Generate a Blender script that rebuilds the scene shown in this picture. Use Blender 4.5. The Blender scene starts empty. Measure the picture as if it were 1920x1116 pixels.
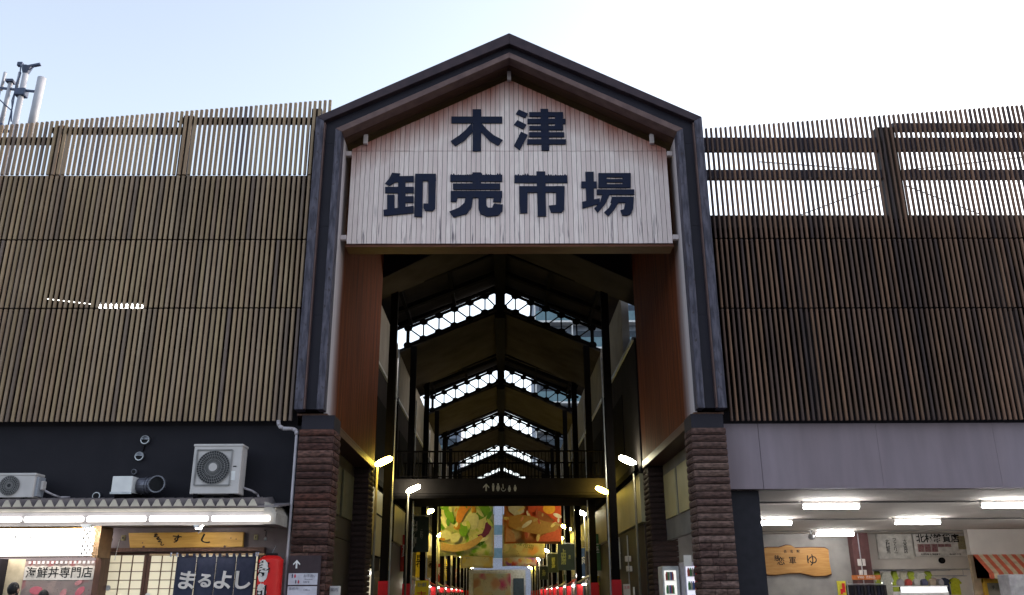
import bpy, bmesh, math, random
from mathutils import Vector, Matrix
random.seed(7)
sc = bpy.context.scene
COL = sc.collection
R = math.radians

# ---------------------------------------------------------------- camera
CAM = Vector((-0.166, -16.5, 1.6))
PITCH, YAW, ROLL = 0.33096, -0.011853, -0.005996
fw = Vector((-math.sin(YAW)*math.cos(PITCH), math.cos(YAW)*math.cos(PITCH), math.sin(PITCH)))
rt = Vector((math.cos(YAW), math.sin(YAW), 0)); up = rt.cross(fw)
rt, up = rt*math.cos(ROLL)+up*math.sin(ROLL), up*math.cos(ROLL)-rt*math.sin(ROLL)
cd = bpy.data.cameras.new('camera'); cam = bpy.data.objects.new('camera', cd); COL.objects.link(cam)
m3 = Matrix((rt, up, -fw)).transposed()
cam.matrix_world = Matrix.Translation(CAM) @ m3.to_4x4()
cd.sensor_width = 36; cd.lens = 36*1621.2/1920; cd.clip_end = 3000; cd.clip_start = 0.1
sc.camera = cam

# ---------------------------------------------------------------- sky, sun, exposure
SUN_EL, SUN_AZ = R(16), R(119)          # azimuth measured from behind the camera towards the right
w = bpy.data.worlds.new('World'); sc.world = w; w.use_nodes = True
nt = w.node_tree; bg = nt.nodes['Background']
sky = nt.nodes.new('ShaderNodeTexSky'); sky.sky_type = 'NISHITA'; sky.sun_disc = False
sky.sun_elevation = SUN_EL; sky.sun_rotation = R(180)-SUN_AZ
sky.air_density = 1.0; sky.dust_density = 2.6; sky.ozone_density = 1.6
hs = nt.nodes.new('ShaderNodeHueSaturation'); hs.inputs['Saturation'].default_value = 0.55
nt.links.new(sky.outputs[0], hs.inputs['Color']); nt.links.new(hs.outputs[0], bg.inputs['Color'])
bg.inputs['Strength'].default_value = 0.15
sl = bpy.data.lights.new('sun', 'SUN'); sl.energy = 0.5; sl.angle = R(25); sl.color = (1, .93, .9)
so = bpy.data.objects.new('sun', sl); COL.objects.link(so)
sdir = Vector((math.sin(SUN_AZ)*math.cos(SUN_EL), -math.cos(SUN_AZ)*math.cos(SUN_EL), math.sin(SUN_EL)))
so.rotation_euler = sdir.to_track_quat('Z', 'Y').to_euler(); so.location = (30, -30, 40)
sc.view_settings.view_transform = 'Standard'; sc.view_settings.look = 'None'
sc.view_settings.exposure = 1.68; sc.view_settings.gamma = 1.0
sc.view_settings.use_curve_mapping = False
sc.cycles.use_denoising = True
sc.cycles.max_bounces = 6
sc.cycles.sample_clamp_indirect = 6.0

# ---------------------------------------------------------------- materials
def nodes(name):
    m = bpy.data.materials.new(name); m.use_nodes = True
    return m, m.node_tree, m.node_tree.nodes['Principled BSDF']
def N(t, ty, **kw):
    n = t.nodes.new(ty)
    for k, v in kw.items():
        if k in n.inputs: n.inputs[k].default_value = v
        else: setattr(n, k, v)
    return n
def mixc(t, a, b, fac, mode='MIX'):
    n = t.nodes.new('ShaderNodeMix'); n.data_type = 'RGBA'; n.blend_type = mode
    for s, v in ((0, fac), (6, a), (7, b)):
        if hasattr(v, 'is_linked'): t.links.new(v, n.inputs[s])
        elif s == 0: n.inputs[0].default_value = v
        else: n.inputs[s].default_value = (*v, 1) if len(v) == 3 else v
    return n.outputs[2]
def ramp(t, src, p0, p1, c0=(0, 0, 0), c1=(1, 1, 1)):
    r = t.nodes.new('ShaderNodeValToRGB'); r.color_ramp.elements[0].position = p0; r.color_ramp.elements[1].position = p1
    r.color_ramp.elements[0].color = (*c0, 1); r.color_ramp.elements[1].color = (*c1, 1)
    t.links.new(src, r.inputs[0]); return r.outputs[0]
def noise(t, scale, vec=(1, 1, 1), detail=4, world=True):
    g = t.nodes.new('ShaderNodeNewGeometry') if world else t.nodes.new('ShaderNodeTexCoord')
    mp = t.nodes.new('ShaderNodeMapping'); mp.inputs['Scale'].default_value = vec
    t.links.new(g.outputs['Position' if world else 'Object'], mp.inputs[0])
    n = N(t, 'ShaderNodeTexNoise', Scale=scale, Detail=detail); t.links.new(mp.outputs[0], n.inputs['Vector'])
    return n.outputs[0]
MATS = {}
def mat(name, col, rough=.6, col2=None, scale=6, vec=(1, 1, 1), bump=0., metal=0., rnd=None, spec=.25, bscale=None, patch=None):
    """base colour with mottled second colour, optional per-object random colour and fine relief"""
    if name in MATS: return MATS[name]
    m, t, b = nodes(name)
    c2 = col2 or tuple(v*.72 for v in col)
    f = ramp(t, noise(t, scale, vec), .35, .68)
    c = mixc(t, col, c2, f)
    if rnd:
        oi = t.nodes.new('ShaderNodeObjectInfo')
        rr = t.nodes.new('ShaderNodeValToRGB'); els = rr.color_ramp.elements; rr.color_ramp.interpolation = 'LINEAR'
        while len(els) < len(rnd): els.new(.5)
        for i, v in enumerate(rnd):
            els[i].position = i/(len(rnd)-1); els[i].color = (*v, 1)
        t.links.new(oi.outputs['Random'], rr.inputs[0])
        c = mixc(t, c, rr.outputs[0], 1.0, 'MULTIPLY')
    if patch:                                 # broad uneven fading and grime
        c = mixc(t, c, (patch, patch*.97, patch*.95), ramp(t, noise(t, .55, (1, 1, .5), 5), .42, .7), 'MULTIPLY')
    t.links.new(c, b.inputs['Base Color'])
    b.inputs['Roughness'].default_value = rough; b.inputs['Metallic'].default_value = metal
    b.inputs['Specular IOR Level'].default_value = spec
    if bump:
        bp = t.nodes.new('ShaderNodeBump'); bp.inputs['Strength'].default_value = bump; bp.inputs['Distance'].default_value = .02
        t.links.new(noise(t, bscale or scale*4, vec), bp.inputs['Height']); t.links.new(bp.outputs[0], b.inputs['Normal'])
    MATS[name] = m
    return m
def emit(name, col, strength):
    if name in MATS: return MATS[name]
    m, t, b = nodes(name)
    b.inputs['Base Color'].default_value = (.8, .8, .8, 1)
    b.inputs['Emission Color'].default_value = (*col, 1); b.inputs['Emission Strength'].default_value = strength
    MATS[name] = m
    return m

# ---------------------------------------------------------------- builders
ORG = {}
def link(o, parent=None, org=None):
    COL.objects.link(o)
    if parent: o.parent = parent
    ORG[o] = Vector(org) if org is not None else ORG.get(parent, Vector((0, 0, 0)))
def tag(o, label=None, cat=None, group=None, kind=None):
    for k, v in (('label', label), ('category', cat), ('group', group), ('kind', kind)):
        if v: o[k] = v
    return o
def thing(name, loc, label, cat, group=None):
    o = bpy.data.objects.new(name, None); o.location = loc; o.empty_display_size = .2
    link(o, None, loc); return tag(o, label, cat, group, 'thing')
class MB:
    def __init__(s): s.v = []; s.f = []
    def add(s, vs, fs):
        n = len(s.v); s.v += [tuple(v) for v in vs]; s.f += [tuple(i+n for i in f) for f in fs]; return s
    def box(s, x0, x1, y0, y1, z0, z1):
        return s.add([(x0,y0,z0),(x1,y0,z0),(x1,y1,z0),(x0,y1,z0),(x0,y0,z1),(x1,y0,z1),(x1,y1,z1),(x0,y1,z1)],
                     [(0,3,2,1),(4,5,6,7),(0,1,5,4),(1,2,6,5),(2,3,7,6),(3,0,4,7)])
    def beam(s, p, q, wd, ht, upv=(0, 0, 1)):
        p, q = Vector(p), Vector(q); d = (q-p).normalized(); u = Vector(upv)
        sd = d.cross(u)
        if sd.length < 1e-5: sd = d.cross(Vector((0, 1, 0)))
        sd.normalize(); u = sd.cross(d).normalized()
        a, b = sd*wd/2, u*ht/2
        vs = [p-a-b, p+a-b, p+a+b, p-a+b, q-a-b, q+a-b, q+a+b, q-a+b]
        return s.add(vs, [(0,3,2,1),(4,5,6,7),(0,1,5,4),(1,2,6,5),(2,3,7,6),(3,0,4,7)])
    def tube(s, p, q, r, n=10, r2=None, caps=True):
        p, q = Vector(p), Vector(q); d = (q-p).normalized(); r2 = r if r2 is None else r2
        a = d.cross(Vector((0, 0, 1)))
        if a.length < 1e-4: a = Vector((1, 0, 0))
        a.normalize(); b = d.cross(a)
        vs = []
        for i in range(n):
            t = 2*math.pi*i/n; o = a*math.cos(t)+b*math.sin(t); vs += [p+o*r, q+o*r2]
        fs = [(2*i, 2*i+1, (2*i+3) % (2*n), (2*i+2) % (2*n)) for i in range(n)]
        if caps: fs += [tuple(range(0, 2*n, 2)), tuple(range(2*n-1, 0, -2))]
        return s.add(vs, fs)
    def path(s, pts, r, n=8):
        for a, b in zip(pts, pts[1:]): s.tube(a, b, r, n)
        return s
    def prism(s, poly, y0, y1):            # polygon in x,z pushed along y
        n = len(poly)
        vs = [(x, y0, z) for x, z in poly]+[(x, y1, z) for x, z in poly]
        ar = sum(poly[i][0]*poly[(i+1) % n][1]-poly[(i+1) % n][0]*poly[i][1] for i in range(n))
        fs = [tuple(range(n)), tuple(range(2*n-1, n-1, -1))]+[(i, i+n, (i+1) % n+n, (i+1) % n) for i in range(n)]
        if ar < 0: fs = [tuple(reversed(f)) for f in fs]
        return s.add(vs, fs)
    def lathe(s, c, prof, n=16):           # (radius, z) profile round the vertical
        vs = []
        for r, z in prof:
            for i in range(n):
                t = 2*math.pi*i/n; vs.append((c[0]+r*math.cos(t), c[1]+r*math.sin(t), c[2]+z))
        fs = []
        for k in range(len(prof)-1):
            for i in range(n):
                j = (i+1) % n; fs.append((k*n+i, k*n+j, (k+1)*n+j, (k+1)*n+i))
        fs += [tuple(range(n-1, -1, -1)), tuple(range((len(prof)-1)*n, len(prof)*n))]
        return s.add(vs, fs)
    def mesh(s, name, org=(0, 0, 0)):
        me = bpy.data.meshes.new(name); o = Vector(org)
        me.from_pydata([tuple(Vector(v)-o) for v in s.v], [], s.f); me.update(); return me
    def build(s, name, material, parent=None, org=None, smooth=False, bevel=0):
        og = Vector(org) if org is not None else ORG.get(parent, Vector((0, 0, 0)))
        me = s.mesh(name, og)
        if bevel:
            bm = bmesh.new(); bm.from_mesh(me); bmesh.ops.remove_doubles(bm, verts=bm.verts, dist=1e-5)
            bmesh.ops.bevel(bm, geom=bm.edges[:], offset=bevel, segments=1, affect='EDGES', profile=.7)
            bm.to_mesh(me); bm.free()
        me.materials.append(material)
        if smooth: me.polygons.foreach_set('use_smooth', [True]*len(me.polygons))
        ob = bpy.data.objects.new(name, me)
        if parent is None: ob.location = og
        link(ob, parent, og); return ob
def B(x0, x1, y0, y1, z0, z1): return MB().box(min(x0,x1), max(x0,x1), min(y0,y1), max(y0,y1), min(z0,z1), max(z0,z1))
def inst(name, me, parent, pos, scale=None, rot=None):
    o = bpy.data.objects.new(name, me); o.location = Vector(pos)-ORG[parent]
    if scale: o.scale = scale
    if rot: o.rotation_euler = rot
    link(o, parent, pos); return o
def copy_tree(o, dloc, parent=None):
    c = o.copy(); COL.objects.link(c); c.parent = parent
    if parent is None: c.location = o.location+Vector(dloc)
    ORG[c] = ORG[o]+Vector(dloc)
    for ch in [x for x in list(o.children)]: copy_tree(ch, dloc, c)
    return c
DG = None
def text(body, size, material, parent, loc, name='lettering', ext=.002, offset=0., align='CENTER', rotz=0, tilt=0, sx=1., lsp=1.):
    cu = bpy.data.curves.new('t', 'FONT'); cu.body = body; cu.size = size; cu.extrude = ext; cu.offset = offset
    cu.align_x = align; cu.align_y = 'CENTER'; cu.space_line = lsp; cu.resolution_u = 3
    o = bpy.data.objects.new('t', cu); COL.objects.link(o)
    dg = bpy.context.evaluated_depsgraph_get()
    me = bpy.data.meshes.new_from_object(o.evaluated_get(dg)); bpy.data.objects.remove(o); bpy.data.curves.remove(cu)
    me.materials.clear(); me.materials.append(material)
    M = Matrix.Rotation(rotz, 4, 'Z') @ Matrix.Rotation(math.pi/2, 4, 'X') @ Matrix.Rotation(tilt, 4, 'Z') @ Matrix.Diagonal((sx, 1, 1, 1))
    me.transform(M)
    ob = bpy.data.objects.new(name, me); ob.location = Vector(loc)-ORG.get(parent, Vector((0, 0, 0)))
    link(ob, parent, loc); return ob

# ---------------------------------------------------------------- palette
asphalt = mat('asphalt', (.055, .055, .06), .9, (.035, .035, .038), 3, bump=.3, bscale=120)
dark_clad = mat('dark_cladding', (.022, .019, .021), .85, (.016, .014, .016), 2, spec=.04)
dark_steel = mat('dark_steel', (.007, .006, .007), .85, (.005, .0045, .005), 4, spec=.02)
navy_wall = mat('navy_render', (.016, .0145, .020), .8, (.012, .011, .016), 1.6, bump=.15, bscale=60)
mauve_wall = mat('mauve_render', (.17, .14, .15), .85, (.14, .115, .12), 2, bump=.1, bscale=60)
grey_panel = mat('grey_panel', (.27, .215, .245), .6, (.235, .187, .215), 1.6, (3, 3, .35), patch=.82)
concrete = mat('concrete', (.26, .25, .24), .85, (.2, .19, .19), 2, bump=.2, bscale=40)
cream = mat('cream_panel', (.45, .39, .22), .6, (.38, .33, .19), 1.5)
pale_wall = mat('pale_wall', (.24, .222, .21), .9, (.19, .178, .168), 1.5, spec=.05)
white_paint = mat('white_paint', (.75, .74, .73), .45, (.66, .65, .65), 5)
ac_white = mat('casing_white', (.55, .51, .50), .45, (.47, .435, .425), 3)
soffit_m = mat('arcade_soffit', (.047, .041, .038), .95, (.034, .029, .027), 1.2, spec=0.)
brown_wall = mat('dark_brown_wall', (.028, .019, .016), .6, (.02, .014, .012), 2)
ink = mat('ink_black', (.008, .008, .010), .8)
paper = mat('paper', (.72, .70, .68), .7, (.66, .64, .62), 8)
wood_y = mat('yellow_wood', (.62, .36, .085), .5, (.5, .27, .05), 3, (1, 1, 9))
wood_br = mat('brown_wood', (.12, .055, .035), .5, (.08, .035, .024), 5, (6, 6, .6))
red_m = mat('red_wrap', (.55, .012, .02), .5, (.42, .01, .018), 3)
yellow_m = mat('yellow_flag', (.62, .47, .02), .7, (.52, .38, .02), 4)
steel = mat('galvanised', (.42, .43, .46), .35, (.3, .31, .34), 6, metal=.7)
tube_white = emit('fluorescent_glow', (1, .97, .93), 24)
canopy_glow = emit('canopy_tube_glow', (1, .97, .93), 1.5)

# ================================================================ SETTING
g = MB(); g.add([(-600,-300,0),(600,-300,0),(600,900,0),(-600,900,0)], [(0,1,2,3)])
tag(g.build('ground', asphalt), kind='structure')
fl = MB(); fl.add([(-3.95,-.5,.004),(3.65,-.5,.004),(3.65,100,.004),(-3.95,100,.004)], [(0,1,2,3)])
tag(fl.build('passage_floor', mat('passage_paving', (.09, .085, .085), .7, (.07, .066, .066), 2)), kind='structure')

fl = MB(); fl.add([(4.9, .9, .004), (18.8, .9, .004), (18.8, 20, .004), (4.9, 20, .004)], [(0,1,2,3)])
tag(fl.build('shop_floor', mat('shop_floor_pale', (.42, .40, .38), .6, (.36, .34, .32), 1.5)), kind='structure')

# ================================================================ GATE
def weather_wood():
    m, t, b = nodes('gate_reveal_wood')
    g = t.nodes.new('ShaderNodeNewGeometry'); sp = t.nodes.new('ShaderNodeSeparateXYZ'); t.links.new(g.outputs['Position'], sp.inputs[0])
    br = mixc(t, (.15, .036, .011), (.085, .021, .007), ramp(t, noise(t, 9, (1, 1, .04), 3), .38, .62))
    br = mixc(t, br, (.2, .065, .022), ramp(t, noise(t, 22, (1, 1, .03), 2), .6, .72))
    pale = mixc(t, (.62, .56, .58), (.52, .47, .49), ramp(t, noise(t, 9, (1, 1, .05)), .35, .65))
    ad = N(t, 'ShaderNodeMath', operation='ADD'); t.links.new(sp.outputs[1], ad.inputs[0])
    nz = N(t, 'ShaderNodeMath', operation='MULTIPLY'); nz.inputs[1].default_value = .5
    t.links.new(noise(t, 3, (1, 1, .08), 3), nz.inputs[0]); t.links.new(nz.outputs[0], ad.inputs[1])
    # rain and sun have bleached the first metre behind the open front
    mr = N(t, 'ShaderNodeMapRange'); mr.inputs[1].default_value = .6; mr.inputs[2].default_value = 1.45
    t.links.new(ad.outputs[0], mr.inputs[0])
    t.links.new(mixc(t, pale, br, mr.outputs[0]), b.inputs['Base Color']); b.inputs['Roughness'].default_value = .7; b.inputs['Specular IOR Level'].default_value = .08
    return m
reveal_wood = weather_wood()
def strip_mat():
    m, t, b = nodes('weathered_strip')
    f = ramp(t, noise(t, 5, (3, 3, .5), 5), .4, .62)
    c = mixc(t, (.045, .041, .058), (.105, .096, .125), f)
    c = mixc(t, c, (.045, .035, .04), ramp(t, noise(t, 14, (1, 1, .6), 4), .58, .7))
    t.links.new(c, b.inputs['Base Color']); b.inputs['Roughness'].default_value = .6; b.inputs['Specular IOR Level'].default_value = .2
    return m
strip_w = strip_mat()
rafter_w = mat('rafter_strip', (.060, .038, .046), .6, (.034, .023, .032), 4, bump=.1)
inner_rafter = mat('inner_rafter_strip', (.16, .10, .092), .6, (.11, .066, .064), 4)
band = mat('gate_band', (.019, .0155, .026), .6, (.0145, .012, .02), 1.5)
gate_soffit = mat('gate_soffit', (.075, .032, .022), .6, (.05, .022, .018), 3, (1, 6, 1))
gate = thing('gate_tower', (0, 0, 0), 'tall gabled entrance gate with dark frame spanning the market passage', 'gate')
OW, OB, OE, OP = 4.19, 5.0, 11.43, 13.58
IW, IE, IP = 3.62, 11.06, 12.93
def gable_ring(outer, inner, y0, y1, legs=True):
    """split in four pieces: left leg, right leg, left rafter, right rafter (profiles in x,z)"""
    (ow, ob, oe, op), (iw, ib, ie, ip) = outer, inner
    return [('post', [(-ow, ob), (-iw, ib), (-iw, ie), (-ow, oe)]), ('post', [(ow, oe), (iw, ie), (iw, ib), (ow, ob)]),
            ('rafter', [(-ow, oe), (-iw, ie), (0, ip), (0, op)]), ('rafter', [(0, op), (0, ip), (iw, ie), (ow, oe)])]
for k, (nm, poly) in enumerate(gable_ring((OW, OB, OE, OP), (4.02, OB, 11.33, 13.30), 0, .2)):
    MB().prism(poly, 0, .30).build('outer_'+nm+'_trim', strip_w if k < 2 else rafter_w, gate, bevel=.008)
for k, (nm, poly) in enumerate(gable_ring((3.76, OB, 11.14, 13.07), (IW, OB, IE, IP), 0, .2)):
    MB().prism(poly, .0, .30).build('inner_'+nm+'_trim', strip_w if k < 2 else inner_rafter, gate, bevel=.008)
for k, (nm, poly) in enumerate(gable_ring((4.02, OB+.03, 11.33, 13.30), (3.76, OB+.03, 11.14, 13.07), 0, .2)):
    if k < 2:
        xa, xb = sorted((poly[0][0], poly[1][0])); s_ = -1 if k == 0 else 1
        for z0, z1 in ((5.03, 6.95), (6.956, 8.9), (8.906, 10.85)): B(xa, xb, .14, .5, z0, z1).build('front_post_band', band, gate)
        MB().prism([(s_*4.02, 10.856), (s_*3.76, 10.856), (s_*3.76, 11.14), (s_*4.02, 11.33)], .14, .5).build('front_post_band', band, gate)
    else: MB().prism(poly, .14, .5).build('front_'+nm+'_band', band, gate)
# thin light drip edges beside the trims
for sx in (-1, 1):
    B(sx*4.018, sx*3.992, .03, .14, OB+.02, 11.30).build('edge_bead', inner_rafter, gate)
# outer cladding panels of the legs and roof, panel by panel
for sx in (-1, 1):
    for k in range(6):
        y0 = .3+k*1.12; B(sx*4.16, sx*3.68, y0+.012, y0+1.108, OB+.02, 11.40).build('side_panel', dark_clad, gate)
    pl = MB(); n = 44
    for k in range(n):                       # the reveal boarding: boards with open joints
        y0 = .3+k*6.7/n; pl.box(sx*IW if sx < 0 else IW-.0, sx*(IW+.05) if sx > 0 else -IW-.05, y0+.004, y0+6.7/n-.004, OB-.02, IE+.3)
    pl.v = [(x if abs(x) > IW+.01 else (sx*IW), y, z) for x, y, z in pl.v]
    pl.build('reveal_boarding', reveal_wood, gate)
    B(sx*3.60, sx*4.19, .31, 7.0, OB-.06, OB-.022).build('leg_underside', wood_br, gate)
    roof = MB(); roof.add([(0, .3, 13.55), (sx*4.19, .3, 11.40), (sx*4.19, 7.1, 11.40), (0, 7.1, 13.55),
                           (0, .3, 12.96), (sx*3.66, .3, 11.07), (sx*3.66, 7.1, 11.07), (0, 7.1, 12.96)],
                          [(0,1,2,3) if sx > 0 else (3,2,1,0), (7,6,5,4) if sx > 0 else (4,5,6,7), (3,2,6,7), (1,5,6,2), (0,4,5,1)])
    roof.build('roof', dark_clad, gate)
    sf = MB()
    for k in range(22):
        y0 = .31+k*.3
        sf.add([(0, y0, 12.93), (sx*IW, y0, IE), (sx*IW, y0+.29, IE), (0, y0+.29, 12.93), (0, y0, 12.955), (sx*IW, y0, IE+.025), (sx*IW, y0+.29, IE+.025), (0, y0+.29, 12.955)],
               [(0,1,2,3), (7,6,5,4), (0,4,5,1), (3,2,6,7)])
    sf.build('soffit_boarding', gate_soffit, gate)

MB().prism([(-3.62, 10.3), (-.25, 12.06), (3.62, 10.2), (3.66, 11.2), (0, 13.05), (-3.66, 11.2)], 7.04, 7.12).build('rear_fascia', dark_clad, gate)

# ================================================================ SIGN
def board_mat():
    m, t, b = nodes('sign_board_wood')
    g = t.nodes.new('ShaderNodeNewGeometry'); sp = t.nodes.new('ShaderNodeSeparateXYZ'); t.links.new(g.outputs['Position'], sp.inputs[0])
    oi = t.nodes.new('ShaderNodeObjectInfo')
    c = mixc(t, (.73, .60, .57), (.87, .745, .705), oi.outputs['Random'])
    c = mixc(t, c, (.69, .55, .54), ramp(t, noise(t, 7, (6, 1, .5), 5), .45, .75))
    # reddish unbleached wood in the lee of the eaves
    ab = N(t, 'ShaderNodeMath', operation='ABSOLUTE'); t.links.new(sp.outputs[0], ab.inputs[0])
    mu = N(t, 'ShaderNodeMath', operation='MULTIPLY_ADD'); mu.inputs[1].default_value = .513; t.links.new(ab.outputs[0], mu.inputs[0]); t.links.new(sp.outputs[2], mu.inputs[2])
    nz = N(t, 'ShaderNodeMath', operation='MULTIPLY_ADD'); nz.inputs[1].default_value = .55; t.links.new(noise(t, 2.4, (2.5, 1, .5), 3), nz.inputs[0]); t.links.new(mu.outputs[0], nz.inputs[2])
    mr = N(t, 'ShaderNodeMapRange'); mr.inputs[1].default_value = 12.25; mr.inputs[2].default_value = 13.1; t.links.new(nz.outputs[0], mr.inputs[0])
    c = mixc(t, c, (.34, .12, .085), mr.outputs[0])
    # dark rain streaks near the foot and below the paint
    st = ramp(t, noise(t, 9, (2.2, 1, .16), 4), .60, .72)
    lo = N(t, 'ShaderNodeMapRange'); lo.inputs[1].default_value = 9.8; lo.inputs[2].default_value = 8.8; t.links.new(sp.outputs[2], lo.inputs[0])
    ml = N(t, 'ShaderNodeMath', operation='MULTIPLY'); t.links.new(st, ml.inputs[0]); t.links.new(lo.outputs[0], ml.inputs[1])
    c = mixc(t, c, (.16, .13, .15), ml.outputs[0])
    st2 = ramp(t, noise(t, 14, (2.5, 1, .1), 3), .64, .76)
    m2 = N(t, 'ShaderNodeMath', operation='MULTIPLY'); m2.inputs[1].default_value = .5; t.links.new(st2, m2.inputs[0])
    c = mixc(t, c, (.30, .24, .25), m2.outputs[0])
    t.links.new(c, b.inputs['Base Color']); b.inputs['Roughness'].default_value = .75; b.inputs['Specular IOR Level'].default_value = .15
    bp = N(t, 'ShaderNodeBump', Strength=.2, Distance=.01); t.links.new(noise(t, 30, (4, 1, .2), 3), bp.inputs['Height']); t.links.new(bp.outputs[0], b.inputs['Normal'])
    return m
board_wood = board_mat()
pale_bracket = mat('bracket_pale', (.62, .53, .53), .7, (.52, .44, .44), 6)
sign = thing('market_sign', (0, .6, 8.7), 'large pale boarded market name sign with dark blue characters under the gate gable', 'sign')
SW, SB, SS, SP = 3.49, 8.70, 10.915, 12.75
nb = 66; bw = 2*SW/nb
for k in range(nb):
    x0 = -SW+k*bw+.005; x1 = -SW+(k+1)*bw-.005; xm = (x0+x1)/2; dy = random.uniform(-.004, .004)
    MB().box(x0, x1, .6+dy, .63+dy, SB, SS-.006).build('board', board_wood, sign)
    dy = random.uniform(-.004, .004)
    z0, z1 = SP-.513*abs(x0), SP-.513*abs(x1)
    MB().prism([(x0, SS+.004), (x1, SS+.004), (x1, z1), (x0, z0)], .6+dy, .63+dy).build('board', board_wood, sign)
MB().prism([(-SW+.01, SB+.01), (SW-.01, SB+.01), (SW-.01, SP-.513*SW-.02), (0, SP-.03), (-SW+.01, SP-.513*SW-.02)], .645, 1.0).build('backing', dark_clad, sign)
B(-SW-.02, SW+.02, .64, 1.06, SB-.06, SB+.005).build('under_board', mat('under_board_wood', (.15, .05, .026), .6, (.1, .035, .02), 4, (1, 6, 1)), sign)
for sx in (-1, 1):
    for z in (10.84, 8.83): B(sx*(SW+.004), sx*(IW-.002), .56, .66, z-.055, z+.055).build('bracket', pale_bracket, sign, bevel=.006)
for x in (-3.19, 0, 3.17):
    z = SP-.513*abs(x); B(x-.045, x+.045, .5, .59, z-.06, z+.17).build('hanger', pale_bracket, sign, bevel=.006)
paint = mat('navy_paint', (.009, .014, .040), .8, (.013, .016, .035), 8, (2, 1, .5))
GLYPH = {}
GLYPH['tree']=[[(-0.826,11.959),(-0.639,11.959),(-0.632,10.901),(-0.816,10.901)],[(-1.302,11.77),(-0.159,11.77),(-0.159,11.606),(-1.299,11.606)],[(-0.835,11.616),(-0.976,11.429),(-1.124,11.284),(-1.306,11.149),(-1.203,11.025),(-1.003,11.159),(-0.82,11.385)],[(-0.637,11.616),(-0.498,11.436),(-0.348,11.294),(-0.148,11.176),(-0.25,11.032),(-0.437,11.152),(-0.635,11.385)]]
GLYPH['oroshi']=[[(-2.578,10.365),(-2.401,10.348),(-2.428,10.283),(-2.1,10.289),(-2.096,10.143),(-2.496,10.143),(-2.624,10.05),(-2.719,10.105),(-2.631,10.234)],[(-2.716,10.024),(-2.092,10.023),(-2.088,9.875),(-2.71,9.876)],[(-2.443,10.283),(-2.282,10.283),(-2.253,9.442),(-2.412,9.442)],[(-2.664,9.831),(-2.505,9.831),(-2.489,9.429),(-2.648,9.429)],[(-2.28,9.798),(-2.091,9.798),(-2.086,9.645),(-2.274,9.645)],[(-2.73,9.474),(-2.084,9.568),(-2.078,9.4),(-2.716,9.332)],[(-2.07,10.338),(-1.897,10.338),(-1.888,9.305),(-2.061,9.312)],[(-2.049,10.338),(-1.615,10.338),(-1.611,10.169),(-2.044,10.169)],[(-1.785,10.315),(-1.615,10.338),(-1.614,9.511),(-1.658,9.447),(-1.826,9.454),(-1.865,9.517),(-1.868,9.622),(-1.767,9.619)]]
GLYPH['sell']=[[(-1.301,10.308),(-1.276,10.331),(-1.25,10.308),(-1.226,10.354),(-1.199,10.308),(-1.174,10.315),(-1.149,10.308),(-1.124,10.324),(-1.098,10.308),(-1.073,10.318),(-1.048,10.308),(-1.023,10.316),(-0.997,10.308),(-0.972,10.319),(-0.947,10.308),(-0.921,10.327),(-0.896,10.308),(-0.871,10.33),(-0.845,10.308),(-0.82,10.339),(-0.795,10.308),(-0.77,10.331),(-0.744,10.308),(-0.719,10.35),(-0.693,10.308),(-0.668,10.32),(-0.643,10.308),(-0.618,10.368),(-0.592,10.308),(-0.567,10.315),(-0.542,10.308),(-0.516,10.349),(-0.491,10.308),(-0.466,10.331),(-0.44,10.308),(-0.415,10.34),(-0.39,10.308),(-0.364,10.317),(-0.339,10.308),(-0.314,10.319),(-0.288,10.308),(-0.263,10.36),(-0.238,10.308),(-0.212,10.376),(-0.187,10.308),(-0.162,10.324),(-0.162,10.151),(-1.298,10.152)],[(-0.817,10.373),(-0.626,10.373),(-0.624,9.958),(-0.813,9.958)],[(-1.239,10.104),(-0.215,10.103),(-0.215,9.957),(-1.236,9.958)],[(-1.285,9.923),(-0.165,9.922),(-0.166,9.764),(-1.282,9.765)],[(-1.285,9.923),(-1.104,9.923),(-1.153,9.663),(-1.281,9.669)],[(-0.346,9.919),(-0.165,9.919),(-0.186,9.656),(-0.361,9.662)],[(-0.957,9.781),(-0.797,9.781),(-0.824,9.542),(-0.924,9.383),(-1.211,9.295),(-1.306,9.431),(-1.099,9.526),(-0.984,9.637)],[(-0.681,9.781),(-0.506,9.781),(-0.505,9.573),(-0.468,9.522),(-0.381,9.522),(-0.346,9.617),(-0.149,9.598),(-0.158,9.446),(-0.245,9.341),(-0.49,9.313),(-0.635,9.377),(-0.679,9.51)]]
GLYPH['harbour']=[[(0.214,11.953),(0.418,11.849),(0.363,11.736),(0.147,11.839)],[(0.182,11.678),(0.382,11.565),(0.315,11.446),(0.106,11.565)],[(0.26,11.385),(0.409,11.304),(0.227,10.925),(0.103,11.035)],[(0.704,11.967),(0.879,11.967),(0.883,10.914),(0.711,10.914)],[(0.449,11.884),(1.21,11.884),(1.207,11.77),(0.448,11.77)],[(0.408,11.712),(1.26,11.712),(1.257,11.589),(0.406,11.589)],[(0.445,11.531),(1.207,11.531),(1.205,11.429),(0.444,11.429)],[(0.44,11.371),(1.227,11.371),(1.224,11.253),(0.438,11.253)],[(0.396,11.193),(1.259,11.192),(1.255,11.071),(0.395,11.072)],[(1.029,11.877),(1.213,11.877),(1.202,11.432),(1.019,11.432)]]
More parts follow.
